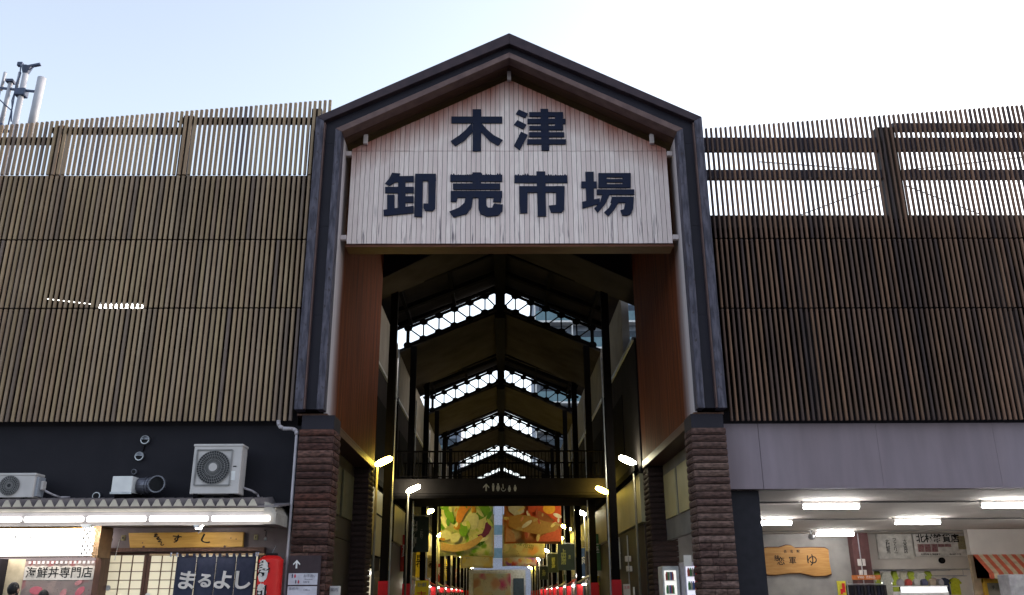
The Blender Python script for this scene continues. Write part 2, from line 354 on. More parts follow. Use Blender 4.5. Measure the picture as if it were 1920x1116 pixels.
GLYPH['city']=[[(0.112,10.294),(0.138,10.326),(0.164,10.294),(0.19,10.339),(0.215,10.294),(0.241,10.31),(0.266,10.294),(0.292,10.323),(0.318,10.294),(0.344,10.355),(0.369,10.294),(0.395,10.356),(0.42,10.294),(0.446,10.303),(0.472,10.294),(0.498,10.306),(0.523,10.294),(0.549,10.301),(0.574,10.294),(0.6,10.318),(0.626,10.294),(0.651,10.301),(0.677,10.294),(0.703,10.319),(0.728,10.294),(0.755,10.333),(0.78,10.294),(0.806,10.309),(0.831,10.294),(0.858,10.335),(0.882,10.294),(0.909,10.329),(0.934,10.294),(0.96,10.301),(0.985,10.294),(1.012,10.326),(1.037,10.294),(1.063,10.308),(1.088,10.294),(1.114,10.316),(1.139,10.294),(1.165,10.309),(1.191,10.294),(1.217,10.337),(1.242,10.294),(1.268,10.318),(1.263,10.118),(0.111,10.119)],[(0.59,10.396),(0.784,10.395),(0.785,9.318),(0.603,9.318)],[(0.207,10.038),(1.202,10.037),(1.198,9.885),(0.206,9.886)],[(0.207,10.031),(0.394,10.031),(0.381,9.398),(0.222,9.388)],[(1.012,10.04),(1.202,10.04),(1.179,9.476),(1.12,9.406),(0.888,9.406),(0.848,9.572),(1.002,9.587)]]
GLYPH['place']=[[(1.665,10.388),(1.851,10.388),(1.832,9.634),(1.663,9.635)],[(1.569,10.15),(1.91,10.15),(1.904,9.994),(1.564,9.995)],[(1.571,9.66),(1.959,9.746),(1.954,9.618),(1.572,9.501)],[(1.953,10.355),(2.66,10.355),(2.655,10.254),(1.949,10.254)],[(1.952,10.346),(2.135,10.346),(2.121,10.007),(1.939,10.007)],[(2.483,10.345),(2.666,10.345),(2.649,10.007),(2.467,10.007)],[(1.953,10.208),(2.647,10.208),(2.643,10.13),(1.95,10.13)],[(1.948,10.085),(2.647,10.084),(2.642,9.997),(1.945,9.997)],[(1.908,9.956),(2.722,9.955),(2.716,9.832),(1.904,9.833)],[(2.021,9.843),(2.187,9.842),(2.069,9.602),(1.902,9.405),(1.833,9.507),(1.954,9.634)],[(2.223,9.778),(2.704,9.778),(2.675,9.49),(2.61,9.363),(2.522,9.332),(2.435,9.338),(2.397,9.459),(2.471,9.481),(2.511,9.64),(2.187,9.64)],[(2.248,9.698),(2.378,9.666),(2.258,9.468),(2.13,9.316),(2.041,9.411),(2.147,9.513)]]

for k, key in enumerate(('tree', 'harbour', 'oroshi', 'sell', 'city', 'place')):
    gm = MB()
    for i, poly in enumerate(GLYPH[key]): gm.prism(poly, .566-i*.0007, .594)
    gm.build('painted_character', paint, sign)

# ================================================================ SLAT SCREENS
def slat_mesh(name, m, wd=.062, dp=.085, ch=.012):
    a, b = wd/2, dp; p = [(-a+ch, 0), (a-ch, 0), (a, ch), (a, b-ch), (a-ch, b), (-a+ch, b), (-a, b-ch), (-a, ch)]
    vs = [(x, y, 0) for x, y in p]+[(x, y, 1) for x, y in p]; n = 8
    me = bpy.data.meshes.new(name); me.from_pydata(vs, [], [(i, (i+1) % n, (i+1) % n+n, i+n) for i in range(n)]+[tuple(range(n-1, -1, -1)), tuple(range(n, 2*n))])
    me.materials.append(m); return me
slat_l = mat('slat_olive', (.39, .288, .195), .65, (.31, .226, .154), 5, (1, 1, .3), patch=.78, rnd=[(1, 1, 1), (.82, .78, .82), (1.1, 1.04, .95), (.9, .84, .82), (1.0, .97, .9), (.97, .95, .85), (.45, .45, .6)], bump=.1)
slat_r = mat('slat_brown', (.18, .111, .078), .6, (.125, .078, .057), 5, (1, 1, .3), patch=.75, rnd=[(1.25, 1.1, .95), (.4, .42, .58), (.75, .7, .74), (1.4, 1.24, 1.1), (.5, .5, .62), (1, .9, .82), (1.2, 1.05, .98)], bump=.1)
ml_, mr_ = slat_mesh('slat', slat_l, .062, .055), slat_mesh('slat', slat_r, .046, .07)
SY = .35
scrL = thing('slat_screen', (-8, SY, 4.85), 'olive vertical slat screen on the building left of the gate', 'screen', 'slat screens beside the gate')
PX = .1085
for k in range(70):
    x = -4.33-k*PX
    top = 12.07-.0895*(-3.96-x)
    for z0, z1 in ((4.85, 7.165), (7.195, 8.68), (8.71, 10.19), (10.22, top)):
        inst('slat', ml_, scrL, (x+random.uniform(-.0015, .0015), SY+random.uniform(-.004, .004), z0), (1, 1, z1-z0))
for z in (7.18, 8.695, 10.205):
    B(-12.2, -4.25, SY+.1, SY+.14, z-.03, z+.03).build('fixing_rail', dark_steel, scrL)
for x0, x1, z0, z1 in ((-7.28, -4.22, 11.55, 11.69), (-10.1, -7.1, 11.30, 11.44), (-12.3, -9.95, 11.04, 11.19)):
    B(x0, x1, SY+.12, SY+.22, z0, z1).build('steel_rail', dark_steel, scrL)
for x, zt in ((-7.13, 11.72), (-9.88, 11.47), (-4.3, 11.9)):
    B(x-.11, x+.11, SY+.1, SY+.32, 10.2, zt).build('steel_post', brown_wall, scrL)
    if x < -5: B(x-.25, x-.11, SY+.14, SY+.2, zt-.13, zt-.1).build('bracket', dark_steel, scrL)
for x in (-4.22, -4.11, -4.0):
    z0 = 13.60-.513*abs(x); inst('slat', ml_, scrL, (x, SY, z0), (1, 1, 12.07-.0895*(-3.96-x)-z0))
scrR = thing('slat_screen', (8, SY, 4.82), 'dark brown vertical slat screen on the building right of the gate', 'screen', 'slat screens beside the gate')
for k in range(70):
    x = 4.36+k*PX
    top = 11.35+.0835*(x-4.37)
    for z0, z1 in ((4.82, 7.135), (7.165, 8.69), (8.72, top)):
        inst('slat', mr_, scrR, (x+random.uniform(-.0015, .0015), SY+random.uniform(-.004, .004), z0), (1, 1, z1-z0))
for z in (7.15, 8.705):
    B(4.25, 12.0, SY+.11, SY+.15, z-.03, z+.03).build('fixing_rail', dark_steel, scrR)
rail_r = mat('rail_navy', (.05, .045, .07), .5)
for x0, x1, z0, z1 in ((4.25, 8.2, 10.88, 11.2), (4.25, 8.2, 10.19, 10.4), (8.6, 12.2, 10.89, 11.2), (8.6, 12.2, 10.19, 10.4), (8.6, 12.2, 11.39, 11.57)):
    B(x0, x1, SY+.15, SY+.27, z0, z1).build('steel_rail', rail_r, scrR)
B(8.2, 8.6, SY+.13, SY+.4, 9.2, 11.45).build('steel_post', brown_wall, scrR)
for a, b in (((8.15, 10.05), (6.2, 9.3)), ((8.65, 10.05), (10.3, 9.3)), ((8.15, 10.4), (5.5, 10.62)), ((8.65, 10.4), (11.6, 10.75))):
    MB().tube((a[0], SY+.2, a[1]), (b[0], SY+.2, b[1]), .012, 6).build('brace_cable', dark_steel, scrR)

# ================================================================ BUILDINGS behind the screens
def wing(sx, roof_z, label):
    t = thing('market_building', (sx*8, 5, 0), label, 'building', 'market wings either side of the gate')
    a, b = sx*4.24, sx*(15 if sx < 0 else 19)
    B(a, b, .62, 13.6, roof_z-.3, roof_z).build('roof_slab', dark_clad, t)
    B(a, b, .62, 14.2, 4.80, 5.05).build('floor_slab', dark_clad, t)
    B(a, b, 13.6, 13.9, 5.05, roof_z-.3).build('rear_wall', brown_wall, t)
    B(b, b+sx*.2, .62, 14.2, 0, roof_z).build('end_wall', dark_clad, t)
    for k in range(3):
        x = sx*(6.6+k*4.4); B(x-.2, x+.2, 1.6, 2.0, 5.05, roof_z-.3).build('column', dark_clad, t)
    return t
wl = wing(-1, 10.32, 'dark market wing behind the olive slats on the left')
wr = wing(1, 9.36, 'market wing with lavender wall band and open shop floor on the right')
B(-4.13, -15, .62, .86, 3.1, 4.80).build('upper_wall', navy_wall, wl)
B(-4.13, -15, .60, .9, 0, 3.1).build('shop_wall', mauve_wall, wl)
# lavender fascia on the right in panels
for x0, x1 in ((4.22, 4.92), (4.929, 7.28), (7.2845, 9.62), (9.6245, 12.0), (12.0045, 18.9)):
    B(x0, x1, .60, .80, 3.52, 4.80).build('fascia_panel', grey_panel, wr)
ceil_m = mat('shop_ceiling', (.55, .51, .48), .8, (.5, .46, .43), 1.5)
B(4.9, 18.8, .81, 16.3, 3.515, 3.7).build('ceiling', ceil_m, wr)
B(4.22, 4.88, .82, 2.3, 0, 3.51).build('corner_pier', mat('navy_pier', (.018, .016, .024), .6), wr)
B(4.5, 12.0, 14.0, 14.2, 0, 3.51).build('grey_shop_wall', concrete, wr)
shop_white = mat('shop_white_wall', (.55, .51, .47), .7, (.5, .46, .43), 2)
B(12.0, 18.8, 14.3, 14.5, 2.35, 3.51).build('white_shop_wall', shop_white, wr)
B(11.6, 12.15, 13.6, 13.98, 0, 3.51).build('brown_column', mat('maroon_column', (.11, .05, .05), .6), wr)
MB().box(8.0, 8.35, SY+.5, SY+.52, 4.52, 4.7).build('patch_plate', ac_white, wr)
# side walls of the undercroft between the pillars
for sx, t, m in ((-1, wl, brown_wall), (1, wr, pale_wall)):
    B(sx*4.06, sx*4.2, 1.0, 6.5, 2.9, 4.9).build('side_lintel', m, t)
    for k in range(3): B(sx*4.02, sx*4.055, 1.2+k*1.8, 2.7+k*1.8, 3.4, 4.5).build('side_window', cream if sx > 0 else mat('olive_panel', (.10, .09, .05), .6), t)
B(-4.06, -4.2, 1.0, 6.5, 0, 2.88).build('side_shutter', brown_wall, wl)

# ================================================================ BRICK PILLARS
def brick_mesh(L, D, H, seed, m):
    rr = random.Random(seed); bm = bmesh.new()
    nx = 4; vs = {}
    # rough split front: two inner rows of points pushed out unevenly
    zs = [0, H*.3, H*.68, H]
    for i in range(nx+1):
        for j in range(4):
            o = 0 if j in (0, 3) else -rr.uniform(.012, .034)
            if i in (0, nx): o *= .4
            vs[i, j] = bm.verts.new((L*i/nx, o+(rr.uniform(0, .006) if j in (0, 3) else 0), zs[j]))
    bk = [bm.verts.new(p) for p in ((0, D, 0), (L, D, 0), (L, D, H), (0, D, H))]
    for i in range(nx):
        for j in range(3): bm.faces.new((vs[i, j], vs[i+1, j], vs[i+1, j+1], vs[i, j+1]))
    bm.faces.new([vs[i, 3] for i in range(nx+1)]+[bk[2], bk[3]])
    bm.faces.new([vs[i, 0] for i in range(nx, -1, -1)]+[bk[0], bk[1]])
    bm.faces.new([vs[0, j] for j in range(4)]+[bk[3], bk[0]]); bm.faces.new([vs[nx, j] for j in range(3, -1, -1)]+[bk[1], bk[2]])
    me = bpy.data.meshes.new('brick'); bm.to_mesh(me); bm.free(); me.materials.append(m); return me
brick_m = mat('split_brick', (.125, .064, .053), .9, (.036, .021, .019), 11, (1, 1, 2.4), rnd=[(1, .85, .85), (.6, .55, .6), (1.35, 1.35, 1.3), (.45, .38, .38), (1.6, 1.6, 1.55), (.9, .62, .55)], bump=.5, bscale=70)
brick_r = mat('split_brick_tan', (.15, .092, .078), .9, (.055, .034, .03), 11, (1, 1, 2.4), rnd=[(1, .9, .9), (.75, .68, .7), (1.25, 1.24, 1.2), (.65, .56, .56), (1.4, 1.42, 1.42)], bump=.5, bscale=70)
brick_shaded = mat('split_brick_shaded', (.05, .028, .024), .9, (.03, .017, .015), 11, (1, 1, 2.4), bump=.4, bscale=70)  # darker copy of the brick, shade of the rear pillars put into the colour
HC = .135
def pillar(x0, x1, y0, y1, z1, label, bmat, faces='FLR', split_from=-1.):
    t = thing('brick_pillar', ((x0+x1)/2, (y0+y1)/2, 0), label, 'pillar', 'brick pillars of the gate')
    B(x0+.05, x1-.05, y0+.05, y1-.05, 0, z1).build('core', mat('mortar', (.05, .04, .038), .9), t)
    W, Dp = x1-x0, y1-y0
    long = [brick_mesh(W-.004, .06, HC-.016, s, bmat) for s in range(4)]
    half = [brick_mesh(W*.5-.006, .06, HC-.016, s+10, bmat) for s in range(3)]
    third = [brick_mesh(W*.34-.006, .06, HC-.016, s+20, bmat) for s in range(3)]
    side = [brick_mesh(Dp-.12, .06, HC-.016, s+30, bmat) for s in range(3)]
    n = int(z1/HC)
    for k in range(n):
        z = z1-(k+1)*HC
        if 'F' in faces:
            if z > split_from: inst('brick', random.choice(long), t, (x0, y0, z))
            elif k % 2: 
                for i in range(2): inst('brick', random.choice(half), t, (x0+i*(W*.5+.003), y0, z))
            else:
                for i in range(3): inst('brick', random.choice(third), t, (x0+i*(W*.333+.002), y0, z), (.97, 1, 1))
        if 'R' in faces: inst('brick', random.choice(side), t, (x1, y0+.06, z), rot=(0, 0, R(90)))
        if 'L' in faces: inst('brick', random.choice(side), t, (x0, y1-.06, z), rot=(0, 0, R(-90)))
    return t
pillar(-4.09, -3.42, .18, .9, 4.66, 'reddish split brick pillar under the left leg of the gate', brick_m, split_from=2.4)
pillar(3.5, 4.17, .18, .9, 4.66, 'brown split brick pillar under the right leg of the gate', brick_r, split_from=2.4)
pillar(-4.35, -3.68, 6.55, 7.5, 4.93, 'rear brick pillar with shade darkened into its colour beside the left yellow lamp', brick_shaded)
pillar(3.68, 4.35, 6.55, 7.5, 4.93, 'rear brick pillar with shade darkened into its colour beside the right white lamp', brick_shaded)
for sx, px in ((-1, 0), (1, .08)):
    B(sx*3.44+px, sx*4.07+px, .24, .9, 4.662, 4.93).build('pillar_cap', band, gate)
    B(sx*3.6, sx*4.2, .95, 7.0, 4.80, 4.935).build('leg_beam', wood_br, gate)

# ================================================================ PASSAGE behind the gate
XC, HW = -.25, 3.55
LR, LE, HR, HE = 12.07, 10.50, 13.02, 11.45           # low roof ridge/eave, high roof ridge/eave
STEP = 6.15
def sheet(m, y0, y1, rz, ez, th, hw):
    for s in (-1, 1):
        a = [(XC, y0, rz), (XC+s*hw, y0, ez), (XC+s*hw, y1, ez), (XC, y1, rz)]
        vs = a+[(x, y, z+th) for x, y, z in a]
        fs = [(0,1,2,3), (4,7,6,5), (0,4,5,1), (3,2,6,7), (1,5,6,2)]
        m.add(vs, fs if s < 0 else [tuple(reversed(f)) for f in fs])
    return m
def truss(parent, y):
    """panel truss filling the step between a low and a high roof, one piece for each slope"""
    for s in (-1, 1):
        mb = MB(); n = 6; L = HW
        lo = lambda u: Vector((XC+s*u*L, y, LR+.16-(LR-LE)*u)); hi = lambda u: Vector((XC+s*u*L, y, HR-.09-(HR-HE)*u))
        mb.beam(lo(.02), lo(1.04), .10, .07, (0, 1, 0)); mb.beam(hi(.02), hi(1.04), .10, .07, (0, 1, 0))
        for i in range(n+1):
            u = max(.035, min(1, i/n)); mb.beam(lo(u), hi(u), .05 if 0 < i < n else .13, .05, (0, 1, 0))
            if i < n:
                u2 = (i+1)/n; mb.beam(lo(u), hi(u2), .045, .045, (0, 1, 0))
            for P, d in ((lo(u), 1), (hi(u), -1)):         # gusset plates
                c = P+Vector((0, 0, d*.02)); r = .165
                mb.prism([(c.x+r*math.cos(t*math.pi/4), c.z+r*.8*math.sin(t*math.pi/4)) for t in range(8)], y-.021+.002*i, y+.021)
        mb.build('clerestory_truss', dark_steel, parent)
    B(XC-.12, XC+.12, y-.12, y+.12, LR-.35, HR+.1).build('king_post', dark_steel, parent)
ys = [7.2, 9.35]+[9.35+STEP*k for k in range(1, 13)]
where = ['first behind the sign', 'second', 'third', 'fourth', 'fifth', 'sixth', 'seventh', 'eighth', 'ninth', 'tenth', 'eleventh', 'twelfth', 'thirteenth']
for k in range(len(ys)-1):
    y0, y1 = ys[k], ys[k+1]; low = k % 2 == 0
    nm = 'low' if low else 'high'
    t = thing('arcade_canopy_bay', (XC, y0, 10), f'{"low beige" if low else "high dark raftered"} gabled arcade canopy bay, {where[k]} along the passage', 'canopy', 'arcade canopy bays')
    if low:
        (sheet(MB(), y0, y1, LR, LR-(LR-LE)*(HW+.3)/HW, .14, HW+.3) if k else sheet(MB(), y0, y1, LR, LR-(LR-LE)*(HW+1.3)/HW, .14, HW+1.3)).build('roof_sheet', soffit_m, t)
        for s in (-1, 1):
            MB().beam((XC, y1-.03, LR-.05), (XC+s*(HW+.3), y1-.03, LE-.05), .06, .12, (0, 1, 0)).build('edge_beam', dark_steel, t)
            MB().beam((XC, y0+.05, LR-.02), (XC+s*(HW+.3), y0+.05, LE-.02), .06, .1, (0, 1, 0)).build('edge_beam', dark_steel, t)
    else:
        sheet(MB(), y0-.4, y1+.3, HR+.2, HE+.2-(HR-HE)*.3/HW*2, .12, HW+.8).build('roof_sheet', dark_clad, t)
        for s in (-1, 1):
            MB().beam((XC, (y0+y1)/2+1.2, HR-.05), (XC+s*(HW+.3), (y0+y1)/2+1.2, HE-.05), .16, .22, (0, 1, 0)).build('rafter', dark_steel, t)
            MB().beam((XC, y1, HR+.03), (XC+s*(HW+.4), y1, HE+.03), .1, .2, (0, 1, 0)).build('rafter', dark_steel, t)
            for u in (.5, .97):
                MB().beam((XC+s*u*HW, y0-.2, HR+.1-(HR-HE)*u), (XC+s*u*HW, y1+.1, HR+.1-(HR-HE)*u), .12, .2).build('purlin', dark_steel, t)
        for s in (-1, 1):
            MB().beam((XC, y1+.02, HR+.08), (XC+s*(HW+.5), y1+.02, HE+.08-(HR-HE)*.5/HW), .05, .36, (0, 1, 0)).build('fascia_plate', dark_steel, t)
        truss(t, y1)
    B(XC-.2, XC+.2, y0+.02, y1-.02, (LR if low else HR)-.3, (LR if low else HR)+.1).build('ridge_beam', dark_steel, t)
# columns at every bay, each with a red wrap round its foot
red_cols = set(); nth = ['nearest', 'second', 'third', 'fourth', 'fifth', 'sixth', 'seventh', 'eighth', 'ninth', 'tenth', 'eleventh', 'twelfth', 'thirteenth']
for k, y in enumerate(ys[1:]):
    for s in (-1, 1):
        x = XC+s*3.3
        t = thing('arcade_column', (x, y, 0), f'slim black steel column on the {"left" if s < 0 else "right"} of the passage, {nth[k]} from the gate', 'column', 'arcade columns')
        B(x-.11, x+.11, y-.11, y+.11, 0, (LE if k % 2 else HE)+.1).build('shaft', dark_steel, t)
        B(x-.135, x+.135, y-.135, y+.135, 0, 1.98).build('red_wrap', red_m, t)
        MB().tube((x+s*-.16, y-.02, 0), (x+s*-.16, y-.02, 8.5), .022, 6).build('conduit', steel, t)
# long side walls
for s in (-1, 1):
    x = XC+s*3.9
    t = thing('passage_wall', (x, 45, 0), f'dark side wall lining the {"left" if s < 0 else "right"} of the covered passage', 'wall', 'passage side walls')
    B(x, x+s*.2, 7.5, 84, 4.78, 8.6).build('upper_wall', dark_clad, t)
    B(x, x+s*.2, 7.5, 84, 0, 3.4).build('lower_wall', brown_wall, t)
    for k, y in enumerate(ys[1:-1]):
        B(x-s*.03, x+s*.2, y+.3, y+STEP-.3, 8.62, 10.6).build('pale_panel', pale_wall, t)
        B(x-s*.05, x+s*.2, y-.1 if k else 7.6, y+STEP/2-.12, 3.45, 4.74).build('fascia_panel', cream, t)
        B(x-s*.05, x+s*.2, y+STEP/2-.05, y+STEP-.2, 3.45, 4.74).build('fascia_panel', cream, t)
        B(x-s*.1, x+s*.02, y+STEP-.18, y+STEP-.12, 3.4, 8.6).build('pilaster', dark_steel, t)
        B(x-s*.02, x+s*.0, y+1.2, y+STEP-1.4, 5.6, 7.6).build('shuttered_window', dark_steel, t)
    MB().beam((x-s*.12, 7.6, 4.9), (x-s*.12, 84, 4.9), .12, .18).build('cornice', dark_steel, t)
    B(x-s*.06, x+s*.1, 7.6, 84, 8.56, 8.66).build('ledge', steel, t)

# ---- footbridge
br = thing('footbridge', (XC, 16, 4.8), 'dark steel footbridge with barred railings crossing the passage', 'footbridge')
B(XC-3.85, XC+3.85, 14.55, 17.6, 4.82, 5.5).build('deck', dark_clad, br)
B(XC-3.85, XC+3.85, 14.48, 14.55, 4.98, 5.48).build('edge_girder', dark_clad, br)
B(XC-3.85, XC+3.85, 14.42, 14.6, 4.8, 4.9).build('lower_flange', dark_steel, br)
bal = B(-.012, .012, -.012, .012, 0, .95).mesh('baluster'); bal.materials.append(dark_steel)
for y in (14.6, 17.5):
    for k in range(58): inst('baluster', bal, br, (XC-3.7+k*.1295, y, 5.5))
    MB().tube((XC-3.8, y, 6.46), (XC+3.8, y, 6.46), .03, 8).build('handrail', dark_steel, br)
    B(XC-3.8, XC+3.8, y-.02, y+.02, 5.56, 5.59).build('bottom_rail', dark_steel, br)
# toilet pictograms on the girder
pic = mat('pictogram_grey', (.5, .5, .48), .7)
def person_pic(cx, cz, h, y, skirt=False):
    m = MB(); r = h*.12
    m.prism([(cx+r*math.cos(t*math.pi/5), cz+h*.38+r*math.sin(t*math.pi/5)) for t in range(10)], y-.004, y)
    m.prism([(cx-h*.16, cz+h*.24), (cx+h*.16, cz+h*.24), (cx+h*(.24 if skirt else .13), cz-h*.12), (cx+h*.1, cz-h*.5), (cx-h*.1, cz-h*.5), (cx-h*(.24 if skirt else .13), cz-h*.12)], y-.004, y)
    return m
def arrow(cx, cz, h, y):
    return MB().prism([(cx, cz+h/2), (cx+h*.42, cz+h*.05), (cx+h*.42, cz-h*.14), (cx+h*.1, cz+h*.16), (cx+h*.1, cz-h/2), (cx-h*.1, cz-h/2), (cx-h*.1, cz+h*.16), (cx-h*.42, cz-h*.14), (cx-h*.42, cz+h*.05)], y-.004, y)
yb = 14.476
arrow(-.75, 5.18, .26, yb).build('arrow', pic, br)
for i, (x, sk) in enumerate(((-.5, False), (-.33, True))): person_pic(x, 5.18, .27, yb, sk).build('pictogram', pic, br)
wc = MB(); c0 = Vector((-.14, 5.12))
for i in range(9):
    a, b = R(150+i*24), R(150+(i+1)*24); wc.beam((c0.x+.075*math.cos(a), yb-.002, c0.y+.075*math.sin(a)), (c0.x+.075*math.cos(b), yb-.002, c0.y+.075*math.sin(b)), .02, .004, (0, 1, 0))
wc.beam((-.16, yb-.003, 5.29), (-.15, yb-.003, 5.13), .03, .004, (0, 1, 0)).build('pictogram', pic, br)
person_pic(.07, 5.13, .22, yb, True).build('pictogram', pic, br); person_pic(.27, 5.15, .22, yb, True).build('pictogram', pic, br)

# ---- street lamps
lamp_y = emit('lamp_yellow_glow', (1, .76, .14), 60); lamp_w = emit('lamp_white_glow', (1, .94, .66), 50)
lamp_y2 = emit('near_lamp_yellow_glow', (1, .72, .10), 30); lamp_w2 = emit('near_lamp_white_glow', (1, .93, .62), 26)
pole_m = mat('lamp_pole', (.20, .18, .14), .4, metal=.3)
LAMPS = [(-1, -3.5, 7.95, 5.15, 'Y'), (-1, -3.26, 14, 5.08, 'W'), (-1, -3.39, 22, 5.0, 'Y'), (-1, -3.42, 31, 4.65, 'Y'), (-1, -3.45, 42, 4.5, 'Y'), (-1, -3.45, 53, 4.4, 'Y'),
         (1, 3.34, 7.95, 5.15, 'W'), (1, 3.3, 14, 5.0, 'Y'), (1, 3.2, 22, 4.96, 'W'), (1, 2.95, 33, 4.6, 'Y'), (1, 2.75, 45, 4.45, 'W'), (1, 2.65, 58, 4.4, 'W'),
         (-1, -3.4, 66, 4.35, 'Y'), (-1, -3.4, 78, 4.3, 'W'), (1, 2.75, 70, 4.35, 'Y'), (1, 2.75, 80, 4.3, 'Y'), (1, 3.0, 28, 4.75, 'Y'), (-1, -3.4, 37, 4.6, 'W')]
LAMPS.sort(key=lambda q: (q[0], q[2]))
seen_l = {-1: 0, 1: 0}
for k, (s, x, y, z, c) in enumerate(LAMPS):
    kk = seen_l[s]; seen_l[s] += 1
    t = thing('street_lamp', (x, y, 0), f'{"yellow" if c == "Y" else "white"} tilted lamp on a thin pole, {nth[kk]} on the {"left" if s < 0 else "right"} of the passage', 'lamp', 'passage lamps')
    MB().tube((x+s*.17, y, 0), (x+s*.17, y, z-.06), .035, 8).build('pole', pole_m, t, smooth=True)
    MB().beam((x+s*.19, y, z-.09), (x-s*.05, y, z+.02), .09, .05).build('arm', pole_m, t)
    h = MB(); n = 10; prof = [(-.26, .02), (-.22, .085), (-.1, .115), (.1, .115), (.22, .09), (.26, .02)]
    d = Vector((-s*math.cos(R(24)), 0, math.sin(R(24)))); a = Vector((0, 1, 0)); b = d.cross(a); vs = []
    for u, r in prof:
        for i in range(n):
            th = 2*math.pi*i/n; vs.append(Vector((x, y, z))+d*u+a*r*math.cos(th)+b*r*.75*math.sin(th))
    fs = [(j*n+i, j*n+(i+1) % n, (j+1)*n+(i+1) % n, (j+1)*n+i) for j in range(len(prof)-1) for i in range(n)]+[tuple(range(n-1, -1, -1)), tuple(range(5*n, 6*n))]
    h.add(vs, fs); h.build('lamp_head', (lamp_y if c == 'Y' else lamp_w) if y > 20 else (lamp_y2 if c == 'Y' else lamp_w2), t, smooth=True)

# ---- hanging banners: printed cloth, painted with procedural blobs
def print_mat(name, cols, scale, seed, base, dist=.6):
    m, t, b = nodes(name)
    tc = t.nodes.new('ShaderNodeTexCoord'); mp = t.nodes.new('ShaderNodeMapping'); mp.inputs['Location'].default_value = (seed, 0, seed*.7)
    t.links.new(tc.outputs['Object'], mp.inputs[0])
    nz = N(t, 'ShaderNodeTexNoise', Scale=scale*.8, Detail=2); t.links.new(mp.outputs[0], nz.inputs['Vector'])
    ad = mixc(t, (0, 0, 0), (0, 0, 0), .5); 
    vm = t.nodes.new('ShaderNodeVectorMath'); vm.operation = 'MULTIPLY_ADD'; vm.inputs[1].default_value = (dist,)*3
    t.links.new(nz.outputs['Color'], vm.inputs[0]); t.links.new(mp.outputs[0], vm.inputs[2])
    vo = N(t, 'ShaderNodeTexVoronoi', Scale=scale); t.links.new(vm.outputs[0], vo.inputs['Vector'])
    r = t.nodes.new('ShaderNodeValToRGB'); r.color_ramp.interpolation = 'CONSTANT'; e = r.color_ramp.elements
    while len(e) < len(cols): e.new(.5)
    for i, cc in enumerate(cols): e[i].position = i/len(cols); e[i].color = (*cc, 1)
    sp = t.nodes.new('ShaderNodeSeparateColor'); t.links.new(vo.outputs['Color'], sp.inputs[0]); t.links.new(sp.outputs[0], r.inputs[0])
    c = mixc(t, r.outputs[0], base, ramp(t, vo.outputs['Distance'], .32, .75))
    c = mixc(t, c, (.12, .1, .07), ramp(t, noise(t, scale*5, (1, 1, 1), 6), .62, .8))
    t.links.new(c, b.inputs['Base Color']); b.inputs['Roughness'].default_value = .8
    out = [n for n in t.nodes if n.type == 'OUTPUT_MATERIAL'][0]      # thin cloth lets light through
    tr = t.nodes.new('ShaderNodeBsdfTranslucent'); ms = t.nodes.new('ShaderNodeMixShader'); ms.inputs[0].default_value = .5
    t.links.new(c, tr.inputs[0]); t.links.new(b.outputs[0], ms.inputs[1]); t.links.new(tr.outputs[0], ms.inputs[2]); t.links.new(ms.outputs[0], out.inputs[0])
    return m
veg = print_mat('vegetable_print', [(.26, .52, .09), (.72, .73, .5), (.13, .35, .05), (.8, .78, .6), (.65, .7, .4), (.46, .62, .15), (.8, .8, .66)], 2.9, 3.1, (.76, .75, .56))
pot = print_mat('hotpot_print', [(.62, .09, .02), (.35, .20, .06), (.55, .22, .05), (.42, .15, .03), (.6, .45, .22), (.28, .16, .06)], 1.9, 8.2, (.5, .17, .05))
fish = print_mat('fish_print', [(.45, .44, .42), (.6, .42, .1), (.55, .52, .42), (.35, .36, .38), (.62, .5, .2)], 1.6, 5, (.55, .48, .3))
shop_pr = print_mat('market_print', [(.5, .46, .36), (.62, .58, .48), (.4, .36, .3), (.6, .3, .18), (.3, .34, .22)], 2.0, 2, (.52, .46, .36))
fruit = print_mat('fruit_print', [(.5, .07, .04), (.32, .1, .28), (.55, .4, .12), (.5, .46, .4), (.6, .2, .05)], 2.4, 6, (.5, .4, .3))
def banner(name, x0, x1, z0, z1, y, m, label, hang=6.6):
    t = thing(name, ((x0+x1)/2, y, z0), label, 'banner', 'picture banners over the passage')
    mb = MB(); nx, nz = 14, 10; vs = []
    for j in range(nz+1):
        for i in range(nx+1):
            u, v = i/nx, j/nz
            vs.append((x0+(x1-x0)*u, y+.05*math.sin(u*7+y)*(1-v*.6)+.02*math.sin(v*9), z0+(z1-z0)*v+.02*math.sin(u*5)*(1-v)))
    fs = [(j*(nx+1)+i, j*(nx+1)+i+1, (j+1)*(nx+1)+i+1, (j+1)*(nx+1)+i) for j in range(nz) for i in range(nx)]
    mb.add(vs, fs); cl = mb.build('cloth', m, t, smooth=True)
    so = cl.modifiers.new('s', 'SOLIDIFY'); so.thickness = .004
    MB().tube((x0-.05, y, z1), (x1+.05, y, z1), .025, 8).build('top_pole', steel, t)
    for x in (x0, x1): MB().tube((x, y, z1), (x, y, hang), .008, 6).build('cord', dark_steel, t)
    return cl
bv = banner('picture_banner', -2.97, -.6, 3.25, 6.3, 24, veg, 'green vegetable picture banner hanging left of the passage centre')
